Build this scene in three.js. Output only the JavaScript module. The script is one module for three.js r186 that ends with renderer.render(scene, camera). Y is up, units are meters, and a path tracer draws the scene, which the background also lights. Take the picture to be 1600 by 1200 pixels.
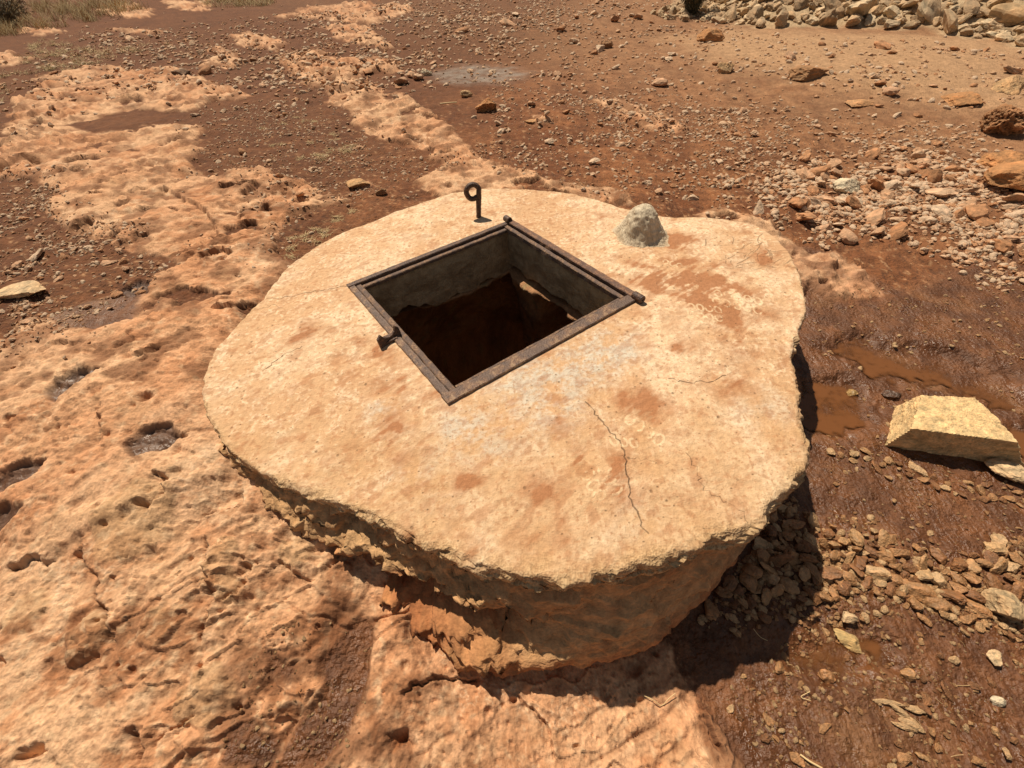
import * as THREE from 'three';
import { mergeVertices, mergeGeometries, toCreasedNormals } from 'three/addons/utils/BufferGeometryUtils.js';

// ---------------------------------------------------------------- camera, sky, sun, exposure
const scene = new THREE.Scene();
const camera = new THREE.PerspectiveCamera(82.03, 4 / 3, 0.05, 200);
camera.rotation.order = 'YXZ';
camera.position.set(0, 1.46, 0);
camera.rotation.set(-46.5 * Math.PI / 180, 0, -4.1 * Math.PI / 180);
const renderer = new THREE.WebGLRenderer({ antialias: true });
renderer.toneMapping = THREE.LinearToneMapping;
renderer.toneMappingExposure = 1.21;
renderer.shadowMap.enabled = true;

{ // hazy summer sky: pale towards the horizon, soft blue overhead
  const w = 256, h = 128, d = new Float32Array(w * h * 4);
  for (let j = 0; j < h; j++) for (let i = 0; i < w; i++) {
    const up = Math.max(0, Math.sin(((j + 0.5) / h - 0.5) * Math.PI));
    const k = Math.pow(1 - up, 2.2), o = (j * w + i) * 4;
    d[o] = 0.50 + 0.55 * k; d[o + 1] = 0.56 + 0.42 * k; d[o + 2] = 0.66 + 0.20 * k; d[o + 3] = 1;
  }
  const t = new THREE.DataTexture(d, w, h, THREE.RGBAFormat, THREE.FloatType);
  t.mapping = THREE.EquirectangularReflectionMapping; t.magFilter = THREE.LinearFilter; t.needsUpdate = true;
  scene.background = t; scene.environment = t; scene.environmentIntensity = 0.21; scene.backgroundIntensity = 0.21;
}
const sun = new THREE.DirectionalLight(new THREE.Color().setRGB(1, 0.862, 0.68), 4.9);
const SUN_DIR = new THREE.Vector3(0.30, -1, 0.50);
sun.position.copy(SUN_DIR).multiplyScalar(-12); sun.castShadow = true; sun.shadow.mapSize.set(4096, 4096);
Object.assign(sun.shadow.camera, { left: -9, right: 9, top: 9, bottom: -9, near: 0.5, far: 40 });
sun.shadow.radius = 1.3;
scene.add(sun);

// ---------------------------------------------------------------- helpers
function rng(seed) { let s = seed | 0; return () => { s = (s + 0x6d2b79f5) | 0; let t = Math.imul(s ^ (s >>> 15), 1 | s); t = (t + Math.imul(t ^ (t >>> 7), 61 | t)) ^ t; return ((t ^ (t >>> 14)) >>> 0) / 4294967296; }; }
const PERM = new Uint8Array(1024), G2X = new Float32Array(256), G2Y = new Float32Array(256), VAL = new Float32Array(256);
{
  const r = rng(11), p = [...Array(256).keys()];
  for (let i = 255; i > 0; i--) { const j = Math.floor(r() * (i + 1)); const t = p[i]; p[i] = p[j]; p[j] = t; }
  for (let i = 0; i < 1024; i++) PERM[i] = p[i & 255];
  for (let i = 0; i < 256; i++) { const a = r() * 6.2832; G2X[i] = Math.cos(a); G2Y[i] = Math.sin(a); VAL[i] = r() * 2 - 1; }
}
function n2(x, y) {
  const xf = Math.floor(x), yf = Math.floor(y), X = xf & 255, Y = yf & 255, u0 = x - xf, v0 = y - yf;
  const u = u0 * u0 * u0 * (u0 * (u0 * 6 - 15) + 10), v = v0 * v0 * v0 * (v0 * (v0 * 6 - 15) + 10);
  const a = PERM[PERM[X] + Y], b = PERM[PERM[X + 1] + Y], c = PERM[PERM[X] + Y + 1], d = PERM[PERM[X + 1] + Y + 1];
  const A = G2X[a] * u0 + G2Y[a] * v0, B = G2X[b] * (u0 - 1) + G2Y[b] * v0, C = G2X[c] * u0 + G2Y[c] * (v0 - 1), D = G2X[d] * (u0 - 1) + G2Y[d] * (v0 - 1);
  const p = A + (B - A) * u, q = C + (D - C) * u;
  return (p + (q - p) * v) * 1.5;
}
function n3(x, y, z) {
  const xf = Math.floor(x), yf = Math.floor(y), zf = Math.floor(z), X = xf & 255, Y = yf & 255, Z = zf & 255;
  let u = x - xf, v = y - yf, w = z - zf; u = u * u * (3 - 2 * u); v = v * v * (3 - 2 * v); w = w * w * (3 - 2 * w);
  const h = (i, j, k) => VAL[PERM[PERM[PERM[X + i] + Y + j] + Z + k]];
  const l = (a, b, t) => a + (b - a) * t;
  return l(l(l(h(0, 0, 0), h(1, 0, 0), u), l(h(0, 1, 0), h(1, 1, 0), u), v), l(l(h(0, 0, 1), h(1, 0, 1), u), l(h(0, 1, 1), h(1, 1, 1), u), v), w);
}
const f2 = (x, y, o) => { let s = 0, a = 0.5; for (let i = 0; i < o; i++) { s += a * n2(x, y); x = x * 2.03 + 17.3; y = y * 2.03 - 9.1; a *= 0.5; } return s; };
const f3 = (x, y, z, o) => { let s = 0, a = 0.5; for (let i = 0; i < o; i++) { s += a * n3(x, y, z); x = x * 2.03 + 7.3; y = y * 2.03 - 3.1; z = z * 2.03 + 5.7; a *= 0.5; } return s; };
const ridge = (x, y) => { const n = Math.abs(n2(x, y)); return n < 0.12 ? 1 - n / 0.12 : 0; };
const clamp = (x, a = 0, b = 1) => (x < a ? a : x > b ? b : x);
const ss = (a, b, x) => { const t = clamp((x - a) / (b - a)); return t * t * (3 - 2 * t); };
const mix = (a, b, t) => a + (b - a) * t;
const mix3 = (a, b, t) => [mix(a[0], b[0], t), mix(a[1], b[1], t), mix(a[2], b[2], t)];
// round pits scattered on a cell grid: 0 outside, up to 1 at the middle of a pit
function pits(x, y, share) {
  const xf = Math.floor(x), yf = Math.floor(y); let m = 0;
  for (let j = -1; j <= 1; j++) for (let i = -1; i <= 1; i++) {
    const h = PERM[PERM[(xf + i) & 255] + ((yf + j) & 255)], h2 = PERM[h + 77], h3 = PERM[h + 141];
    if (h3 / 255 > share) continue;
    const r = 0.16 + 0.3 * (h2 / 255) * (h2 / 255), dx = (x - xf - i - h / 255) * (0.6 + h2 / 400), dy = y - yf - j - h2 / 255, d = Math.sqrt(dx * dx + dy * dy) / r;
    if (d < 1) m = Math.max(m, (1 - d * d) * (0.4 + h / 425));
  }
  return m;
}
// broken blocks: which cell a point lies in, how far from the cell's border, and that cell's own step and tilt
let cellGap = 0;
function cell2(x, y) {
  const xf = Math.floor(x), yf = Math.floor(y); let b1 = 9, b2 = 9, bh = 0, bx = 0, by = 0;
  for (let j = -1; j <= 1; j++) for (let i = -1; i <= 1; i++) {
    const h = PERM[PERM[(xf + i) & 255] + ((yf + j) & 255)], dx = x - xf - i - 0.5 - 0.42 * VAL[h], dy = y - yf - j - 0.5 - 0.42 * VAL[PERM[h + 91]], d = dx * dx + dy * dy;
    if (d < b1) { b2 = b1; b1 = d; bh = h; bx = dx; by = dy; } else if (d < b2) b2 = d;
  }
  cellGap = Math.sqrt(b2) - Math.sqrt(b1);
  return VAL[PERM[bh + 33]] + 1.5 * (G2X[bh] * bx + G2Y[bh] * by);
}
function cell3(x, y, z) {
  const xf = Math.floor(x), yf = Math.floor(y), zf = Math.floor(z); let b1 = 9, b2 = 9, bh = 0, bx = 0, by = 0, bz = 0;
  for (let k = -1; k <= 1; k++) for (let j = -1; j <= 1; j++) for (let i = -1; i <= 1; i++) {
    const h = PERM[PERM[PERM[(xf + i) & 255] + ((yf + j) & 255)] + ((zf + k) & 255)], dx = x - xf - i - 0.5 - 0.42 * VAL[h], dy = y - yf - j - 0.5 - 0.42 * VAL[PERM[h + 91]], dz = z - zf - k - 0.5 - 0.42 * VAL[PERM[h + 17]], d = dx * dx + dy * dy + dz * dz;
    if (d < b1) { b2 = b1; b1 = d; bh = h; bx = dx; by = dy; bz = dz; } else if (d < b2) b2 = d;
  }
  cellGap = Math.sqrt(b2) - Math.sqrt(b1);
  return VAL[PERM[bh + 33]] + 1.6 * (G2X[bh] * bx + VAL[PERM[bh + 5]] * by + G2Y[bh] * bz);
}
function polySdf(P, x, z) { // > 0 inside
  if (x < P.x0 - 0.6 || x > P.x1 + 0.6 || z < P.z0 - 0.6 || z > P.z1 + 0.6) return -0.6;
  let d = 1e9, inside = false; const a = P.pts;
  for (let i = 0, j = a.length - 1; i < a.length; j = i++) {
    const xi = a[i][0], zi = a[i][1], xj = a[j][0], zj = a[j][1], ex = xj - xi, ez = zj - zi, wx = x - xi, wz = z - zi;
    const t = clamp((wx * ex + wz * ez) / (ex * ex + ez * ez + 1e-12)), qx = wx - ex * t, qz = wz - ez * t;
    d = Math.min(d, qx * qx + qz * qz);
    if ((zi > z) !== (zj > z) && x < (xj - xi) * (z - zi) / (zj - zi) + xi) inside = !inside;
  }
  return (inside ? 1 : -1) * Math.sqrt(d);
}
const poly = (pts) => ({ pts, x0: Math.min(...pts.map((p) => p[0])), x1: Math.max(...pts.map((p) => p[0])), z0: Math.min(...pts.map((p) => p[1])), z1: Math.max(...pts.map((p) => p[1])) });

const taken = new Map();
function numbered(name) { const n = taken.get(name) ?? 0; taken.set(name, n + 1); return n ? name + '_' + String(n).padStart(3, '0') : name; }
function mesh(name, geo, mat, parent = scene) {
  const m = new THREE.Mesh(geo, mat); m.name = parent === scene ? numbered(name) : name; m.castShadow = m.receiveShadow = true; parent.add(m); return m;
}
function tag(o, label, category, group) { o.userData.label = label; if (category) o.userData.category = category; if (group) o.userData.group = group; return o; }
function boxUV(geo, s = 1) { // uv in metres, by the way each face points
  const g = geo.index ? geo.toNonIndexed() : geo, p = g.attributes.position, uv = new Float32Array(p.count * 2);
  for (let i = 0; i < p.count; i += 3) {
    const ax = p.getX(i + 1) - p.getX(i), ay = p.getY(i + 1) - p.getY(i), az = p.getZ(i + 1) - p.getZ(i), bx = p.getX(i + 2) - p.getX(i), by = p.getY(i + 2) - p.getY(i), bz = p.getZ(i + 2) - p.getZ(i);
    const nx = Math.abs(ay * bz - az * by), ny = Math.abs(az * bx - ax * bz), nz = Math.abs(ax * by - ay * bx);
    for (let k = 0; k < 3; k++) {
      const x = p.getX(i + k), y = p.getY(i + k), z = p.getZ(i + k);
      uv[(i + k) * 2] = (nx >= ny && nx >= nz ? z : x) * s; uv[(i + k) * 2 + 1] = (ny >= nx && ny >= nz ? z : y) * s;
    }
  }
  g.setAttribute('uv', new THREE.BufferAttribute(uv, 2));
  return g;
}
function tex(w, h, fn, srgb, wrap = true) { // fn(i, j) -> value or [r, g, b], 0 to 1
  const d = new Uint8Array(w * h * 4);
  for (let j = 0; j < h; j++) for (let i = 0; i < w; i++) {
    const v = fn(i, j), o = (j * w + i) * 4;
    for (let c = 0; c < 3; c++) { let q = typeof v === 'number' ? v : v[c]; if (srgb) q = q <= 0.0031308 ? q * 12.92 : 1.055 * Math.pow(q, 1 / 2.4) - 0.055; d[o + c] = clamp(q) * 255; }
    d[o + 3] = 255;
  }
  const t = new THREE.DataTexture(d, w, h); t.magFilter = THREE.LinearFilter; t.minFilter = THREE.LinearMipmapLinearFilter; t.generateMipmaps = true;
  if (wrap) t.wrapS = t.wrapT = THREE.RepeatWrapping;
  if (srgb) t.colorSpace = THREE.SRGBColorSpace;
  t.needsUpdate = true; return t;
}
const scaled = (t, r) => { const c = t.clone(); c.repeat.set(r, r); c.needsUpdate = true; return c; };

// ---------------------------------------------------------------- grain textures
const GRAIN = 512;
const wrapf = (i, j, f, o, s) => { // tileable fbm
  const u = i / GRAIN, v = j / GRAIN, a = (p, q) => f2(p * f + s, q * f + s * 1.7, o);
  const x = ss(0.75, 1, u), y = ss(0.75, 1, v);
  return mix(mix(a(u, v), a(u - 1, v), x), mix(a(u, v - 1), a(u - 1, v - 1), x), y);
};
const grainBump = tex(GRAIN, GRAIN, (i, j) => 0.5 + 0.62 * wrapf(i, j, 14, 5, 3), false);
const grainTone = tex(GRAIN, GRAIN, (i, j) => { const n = wrapf(i, j, 10, 6, 9), m = wrapf(i, j, 60, 3, 21); return [clamp(0.80 + 0.34 * n + 0.30 * m), clamp(0.79 + 0.36 * n + 0.30 * m), clamp(0.78 + 0.40 * n + 0.30 * m)]; }, true);
const rustTone = tex(GRAIN, GRAIN, (i, j) => {
  const n = wrapf(i, j, 7, 6, 5), m = wrapf(i, j, 26, 4, 13), k = wrapf(i, j, 90, 2, 31);
  let c = mix3([0.125, 0.083, 0.066], [0.20, 0.115, 0.072], ss(-0.15, 0.3, n));
  c = mix3(c, [0.30, 0.20, 0.12], 0.65 * ss(0.10, 0.4, m + 0.6 * n));
  c = mix3(c, [0.07, 0.052, 0.047], 0.7 * ss(0.1, 0.4, -m));
  return c.map((q) => q * (1 + 0.5 * k));
}, true);

// ---------------------------------------------------------------- the ground
const MACRO = [[-1.25, -1.2, 0.33],[-1.15, -0.85, 0.3],[-0.9, -0.6, 0.22],[-0.65, -0.4, 0.13],[-0.4, -0.3, 0.07],[-0.15, -0.2, 0],[0.1, -0.15, -0.06],[0.3, -0.12, -0.08],[0.6, -0.25, -0.08],[0.9, -0.4, -0.08],[1.1, -0.9, -0.08],[1.6, -0.9, -0.07],[1.2, -1.3, -0.07],[1.45, -1.7, -0.05],[1.55, -2.1, 0],[1.35, -2.6, 0.1],[0.8, -2.7, 0.18],[0.3, -2.95, 0.22],[-0.3, -3, 0.24],[-0.9, -2.6, 0.26],[-1.3, -2, 0.3],[-1.35, -1.6, 0.32],[2.5, -1.5, -0.02],[3, -3, 0.08],[2, -4, 0.15],[0, -4.5, 0.25],[-2, -3, 0.28],[-3, -1.5, 0.27],[-3, -4, 0.3],[-1.4, -0.3, 0.15],[-2, 0, 0.1],[-1.4, 0.2, 0.08],[0, 0.3, -0.08],[1.2, 0, -0.1],[4, -6, 0.2],[0, -10, 0.3],[-8, -10, 0.3],[-20, -25, 0.3],[10, -10, 0.25],[6, -4, 0.1],[4, 0, -0.1],[0, 3, -0.1],[0.5, -1.5, 0.1],[-0.5, -1.5, 0.25]];
function macro(x, z) {
  let s = 0, t = 0;
  for (const m of MACRO) { const d = (m[0] - x) * (m[0] - x) + (m[1] - z) * (m[1] - z) + 0.05, w = 1 / (d * d); s += w * m[2]; t += w; }
  return s / t;
}
// exposed bedrock, outlined as it lies
const ROCKS = [
  [[-4.318, -4.367], [-5.546, -6.356], [-6.315, -7.737], [-5.722, -8.092], [-4.533, -7.763], [-3.474, -6.715], [-2.552, -5.745], [-2.561, -5.456], [-2.977, -5.603], [-3.025, -5.238], [-3.485, -4.905], [-2.685, -4.561], [-2.373, -3.933], [-2.282, -3.599], [-2.045, -3.407], [-1.637, -3.367], [-1.211, -3.112], [-0.968, -2.884], [-1.123, -2.758], [-1.311, -2.619], [-1.281, -2.420], [-1.218, -2.170], [-1.102, -2.066], [-0.9, -1.9], [-0.7, -1.2], [-0.3, -0.7], [0.2, -0.55], [0.425, -0.319], [0.457, -0.213], [0.475, -0.125], [0.503, -0.031], [0.2, 0.6], [-2.6, 0.6], [-4, -1.2], [-2.496, -1.381], [-4.439, -3.553]],
  [[-2.974, -7.935], [-2.708, -8.332], [-2.210, -7.833], [-1.294, -7.257], [-1.142, -6.722], [-1.547, -6.657], [-1.544, -6.223], [-0.821, -5.136], [-0.370, -4.389], [-0.158, -3.653], [-0.024, -3.452], [0.252, -3.231], [0.317, -3.063], [0.783, -2.972], [0.850, -2.714], [-0.321, -2.749], [-0.560, -3.131], [-0.351, -3.363], [-0.568, -3.719], [-0.925, -4.103], [-1.277, -4.582], [-1.406, -5.014], [-1.759, -5.300], [-1.756, -5.614], [-2.260, -6.320], [-2.569, -7.109]],
  [[-4.690, -10.204], [-4.211, -10.462], [-3.276, -9.103], [-3.234, -8.532], [-3.915, -9.142]],
  [[-4.118, -7.807], [-4.373, -9.120], [-3.317, -7.804], [-3.535, -7.476]],
  [[-4.567, -12.476], [-4.175, -13.814], [-3.390, -14.387], [-1.617, -12.571], [-1.364, -11.694], [-1.905, -9.903], [-2.350, -10.594], [-3.251, -11.332]],
  [[-3.003, -10.577], [-2.232, -9.969], [-1.540, -8.575], [-1.387, -7.985], [-2.057, -8.475]],
  [[-10.807, -16.561], [-10.785, -18.313], [-8.700, -15.597], [-7.691, -13.536], [-8.472, -13.715]],
  [[-7.732, -11.716], [-7.201, -11.809], [-6.114, -10.801], [-6.860, -11.070]],
  [[-10.238, -18.983], [-7.887, -17.253], [-6.679, -14.229], [-7.883, -15.128]],
  [[-8.636, -9.582], [-8.262, -9.660], [-7.049, -8.873], [-7.219, -8.257]],
  [[-10.192, -12.668], [-10.201, -13.398], [-8.593, -11.928], [-8.833, -11.437]],
  [[0.926, -4.896], [1.224, -4.993], [1.575, -4.481], [1.673, -4.036], [1.373, -3.971], [1.132, -4.291]],
  [[1.714, -2.220], [1.936, -2.252], [2.021, -2.056], [2.013, -1.828], [1.728, -1.847], [1.657, -1.976], [1.1, -1.5], [1.1, -1.9]],
  [[1.099, -2.558], [1.398, -2.705], [1.688, -2.545], [1.781, -2.242], [1.1, -1.9], [0.8, -2.1]],
  [[-1.050, -3.172], [-0.951, -3.231], [-0.853, -3.105], [-0.929, -3.002]],
  [[0.274, -4.280], [0.393, -4.365], [0.468, -4.226], [0.359, -4.113]],
].map(poly);
// soil lying in hollows of the bedrock
const SOILS = [
  [[-4.179, -3.657], [-3.460, -3.556], [-3.067, -3.278], [-3.013, -3.032], [-2.549, -2.626], [-2.133, -2.369], [-1.754, -2.198], [-1.666, -2.090], [-1.763, -2.008], [-1.745, -1.834], [-1.670, -1.650], [-1.809, -1.606], [-1.999, -1.657], [-2.137, -1.764], [-2.583, -1.714]],
  [[-0.486, -0.407], [-0.447, -0.401], [-0.439, -0.294], [-0.437, -0.209], [-0.470, -0.127], [-0.529, -0.087], [-0.616, -0.091], [-0.601, -0.163], [-0.550, -0.233], [-0.570, -0.297], [-0.539, -0.341]],
  [[-0.706, -0.327], [-0.662, -0.313], [-0.619, -0.289], [-0.642, -0.267], [-0.687, -0.283]],
  [[-0.753, -0.098], [-0.757, -0.145], [-0.709, -0.182], [-0.642, -0.140], [-0.639, -0.092]],
  [[-4.151, -5.046], [-3.724, -5.442], [-3.118, -5.163], [-3.290, -4.772], [-3.697, -4.650]],
  [[-0.380, -0.142], [-0.327, -0.153], [-0.309, -0.120], [-0.361, -0.104]],
].map(poly);
// shallow water-worn hollows with a film of water
const HOLLOWS = [
  [[-1.315, -0.925], [-1.304, -0.958], [-1.253, -1.004], [-1.175, -1.016], [-1.130, -0.957], [-1.162, -0.913], [-1.248, -0.886]],
  [[-1.770, -0.820], [-1.713, -0.882], [-1.635, -0.913], [-1.560, -0.907], [-1.569, -0.864], [-1.650, -0.817]],
  [[-1.692, -0.687], [-1.685, -0.754], [-1.601, -0.768], [-1.549, -0.748], [-1.563, -0.702]],
  [[-1.755, -1.204], [-1.740, -1.278], [-1.685, -1.309], [-1.572, -1.305], [-1.619, -1.245], [-1.678, -1.149]],
  [[-1.917, -1.943], [-1.829, -2.020], [-1.735, -1.979], [-1.716, -1.873], [-1.815, -1.847]],
].map(poly);
const WET = poly([[1.644, -1.946], [1.802, -1.797], [2.063, -1.843], [2.558, -2.058], [3.048, -2.060], [4.5, -1.2], [3.5, 0.6], [0.2, 0.6], [0.506, -0.037], [0.457, -0.213], [0.430, -0.336], [0.6, -0.8], [0.95, -1.35]]);
const WETPATCH = [
  poly([[-2.129, -1.762], [-1.967, -1.855], [-1.797, -1.920], [-1.763, -2.008], [-1.664, -1.649], [-1.813, -1.611], [-1.992, -1.655]]),
  poly([[-0.486, -0.407], [-0.447, -0.401], [-0.439, -0.294], [-0.437, -0.209], [-0.470, -0.127], [-0.529, -0.087], [-0.616, -0.091], [-0.601, -0.163], [-0.550, -0.233], [-0.570, -0.297], [-0.539, -0.341]]),
  poly([[-0.706, -0.327], [-0.662, -0.313], [-0.619, -0.289], [-0.642, -0.267], [-0.687, -0.283]]),
  poly([[-0.753, -0.098], [-0.757, -0.145], [-0.709, -0.182], [-0.642, -0.140], [-0.639, -0.092]]),
  poly([[0.994, -2.486], [1.426, -2.455], [1.879, -2.291], [2.132, -1.846], [1.608, -1.865], [1.1, -1.7]]),
];
const POOLS = [ // muddy puddles: outline, depth
  poly([[1.351, -1.330], [1.477, -1.361], [1.555, -1.267], [1.571, -1.163], [1.486, -1.068], [1.358, -1.040], [1.219, -1.067], [0.95, -0.95]]),
  poly([[0.775, -0.298], [0.871, -0.353], [0.991, -0.382], [1.018, -0.326], [1.088, -0.288], [1.025, -0.250], [0.909, -0.213], [0.783, -0.214], [0.742, -0.251]]),
  poly([[1.484, -1.523], [1.731, -1.606], [1.904, -1.487], [2.100, -1.431], [2.227, -1.229], [2.198, -1.059], [2.022, -1.089], [1.909, -1.228], [1.723, -1.286], [1.588, -1.403]]),
  poly([[1.912, -0.942], [2.111, -1.074], [2.241, -1.052], [2.065, -0.835], [1.935, -0.850]]),
];
const ASH = poly([[-0.823, -6.563], [-0.357, -6.789], [0.279, -6.555], [0.541, -6.137], [0.233, -5.643], [-0.323, -5.674], [-0.724, -6.126]]);
const PALE = poly([[2.504, -7.685], [3.860, -7.899], [6.420, -6.120], [4.519, -3.669], [4.140, -4.277], [3.363, -5.227], [2.577, -6.350]]);
const MOUND = [[2.821, -12.618], [3.711, -11.403], [3.753, -9.102], [3.925, -8.049], [4.810, -7.610], [5.552, -7.107], [5.917, -6.681], [6.306, -6.550], [6.235, -5.736]];
function moundIn(x, z) { // how far behind the foot of the rubble pile
  let d = 1e9, side = -1;
  for (let i = 0; i + 1 < MOUND.length; i++) {
    const a = MOUND[i], b = MOUND[i + 1], ex = b[0] - a[0], ez = b[1] - a[1], t = clamp(((x - a[0]) * ex + (z - a[1]) * ez) / (ex * ex + ez * ez), i ? 0 : -0.3, i + 2 < MOUND.length ? 1 : 6);
    const qx = x - a[0] - ex * t, qz = z - a[1] - ez * t, q = qx * qx + qz * qz;
    if (q < d) { d = q; side = qx * ez - qz * ex > 0 ? 1 : -1; }
  }
  return side * Math.sqrt(d);
}
const maxOf = (list, x, z) => { let m = -0.6; for (const p of list) { const d = polySdf(p, x, z); if (d > m) m = d; } return m; };
const NODULES = [[...[-1.172, -0.380], 0.060, 0.035], [...[-0.861, -0.571], 0.04, 0.02], [...[-0.864, -0.510], 0.045, 0.024], [...[-0.819, -0.470], 0.035, 0.018], [...[-1.156, -0.668], 0.12, 0.02], [...[-0.812, -0.235], 0.07, 0.02], [...[-1.393, -0.461], 0.06, 0.02], [...[-0.993, -0.388], 0.05, 0.016], [...[-0.678, -0.577], 0.05, 0.014]];
// fractures in the bedrock that can be followed: points, half width, step across
const FRACTURES = [
  [[[-1.295, -0.647], [-1.286, -0.584], [-1.219, -0.524], [-1.167, -0.450], [-1.121, -0.407], [-1.087, -0.343]], 0.006, 0.010], [[[-0.944, -0.633], [-0.899, -0.536], [-0.869, -0.472], [-0.861, -0.395], [-0.867, -0.348]], 0.006, 0.012],
  [[[-0.879, -0.781], [-0.874, -0.705], [-0.924, -0.696], [-0.975, -0.690]], 0.007, 0.012], [[[-1.489, -1.120], [-1.419, -1.021], [-1.377, -0.910]], 0.004, 0.008], [[[-1.152, -0.818], [-1.092, -0.788], [-1.085, -0.736], [-1.121, -0.703]], 0.005, 0.014],
  [[[-0.808, -0.560], [-0.784, -0.515], [-0.808, -0.464], [-0.841, -0.433]], 0.005, 0.008], [[[-0.828, -0.195], [-0.878, -0.174], [-0.905, -0.146]], 0.005, 0.010], [[[-0.975, -0.181], [-0.942, -0.144], [-0.933, -0.106]], 0.012, 0.012],
  [[[-5.390, -5.564], [-5.069, -5.555], [-4.794, -5.511], [-4.437, -5.343], [-4.323, -5.446]], 0.018, 0.03], [[[-3.848, -3.684], [-3.790, -3.896], [-3.621, -3.952]], 0.022, 0.03], [[[-2.349, -3.226], [-1.974, -2.915], [-1.788, -2.718], [-1.598, -2.415]], 0.007, 0.016],
  [[[-1.690, -2.966], [-1.647, -3.069], [-1.600, -3.147]], 0.016, 0.02], [[[-2.101, -6.589], [-1.900, -6.818], [-1.577, -6.734]], 0.03, 0.04], [[[-1.502, -1.356], [-1.441, -1.378], [-1.414, -1.418]], 0.005, 0.010], [[[-1.298, -1.650], [-1.254, -1.660], [-1.189, -1.645]], 0.006, 0.012],
  [[[-2.627, -2.662], [-2.581, -2.742], [-2.508, -2.755]], 0.010, 0.02], [[[-0.726, -0.557], [-0.666, -0.515], [-0.610, -0.498]], 0.004, 0.008], [[[-1.970, -1.453], [-1.900, -1.498], [-1.768, -1.494]], 0.004, 0.008], [[[-1.627, -2.135], [-1.506, -2.209], [-1.390, -2.152]], 0.007, 0.016],
  [[[-0.364, -0.220], [-0.235, -0.261], [-0.131, -0.251]], 0.004, 0.007], [[[-0.061, -0.227], [0.021, -0.154], [0.044, -0.061]], 0.004, 0.007], [[[0.457, -0.213], [0.461, -0.146], [0.475, -0.052]], 0.006, 0.012], [[[-1.528, -0.570], [-1.457, -0.597], [-1.364, -0.580]], 0.005, 0.010],
].map(([p, w, st]) => ({ p, w, st, x0: Math.min(...p.map((q) => q[0])) - 0.25, x1: Math.max(...p.map((q) => q[0])) + 0.25, z0: Math.min(...p.map((q) => q[1])) - 0.25, z1: Math.max(...p.map((q) => q[1])) + 0.25 }));
const HOLES = [[...[-1.816, -1.104], 0.030, 0.03], [...[-1.134, -0.709], 0.022, 0.03], [...[-1.299, -0.592], 0.018, 0.03], [...[-1.121, -0.957], 0.016, 0.02], [...[-3.920, -6.191], 0.06, 0.07], [...[-3.996, -7.091], 0.08, 0.06], [...[-1.424, -3.022], 0.03, 0.04], [...[-0.980, -0.518], 0.008, 0.015], [...[-1.155, -0.524], 0.008, 0.015], [...[-0.586, -0.380], 0.007, 0.015], [...[-1.403, -0.338], 0.03, 0.03], [...[-1.192, -0.143], 0.03, 0.03]];
const fault = { groove: 0, step: 0 };
function faults(x, z) {
  fault.groove = 0; fault.step = 0;
  const jx = 0.012 * n2(x * 24, z * 24) + 0.006 * n2(x * 70, z * 70), jz = 0.012 * n2(x * 24 + 40, z * 24) + 0.006 * n2(x * 70, z * 70 + 30); x += jx; z += jz;
  for (const f of FRACTURES) {
    if (x < f.x0 || x > f.x1 || z < f.z0 || z > f.z1) continue;
    let d = 9, side = 1, end = 0;
    for (let i = 0; i + 1 < f.p.length; i++) { const a = f.p[i], b = f.p[i + 1], ex = b[0] - a[0], ez = b[1] - a[1], t = clamp(((x - a[0]) * ex + (z - a[1]) * ez) / (ex * ex + ez * ez)), qx = x - a[0] - ex * t, qz = z - a[1] - ez * t, q = Math.hypot(qx, qz); if (q < d) { d = q; side = qx * ez - qz * ex > 0 ? 1 : -1; end = (i === 0 ? Math.min(1, t * 3) : 1) * (i + 2 === f.p.length ? Math.min(1, (1 - t) * 3) : 1); } }
    fault.groove = Math.max(fault.groove, ss(f.w, f.w * 0.25, d) * end * Math.min(1, f.w / 0.006)); fault.step += side * f.st * ss(0, 0.006, d) * Math.exp(-d / (0.05 + 2 * f.w)) * end;
  }
  for (const q of HOLES) { const d = Math.hypot(x - q[0], (z - q[1]) * 1.6) / q[2]; if (d < 1) { fault.step -= q[3] * ss(1, 0.55, d); } }
}
const AX = 0.86, AZ = -0.51; // run of the bedding in the bedrock

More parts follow.
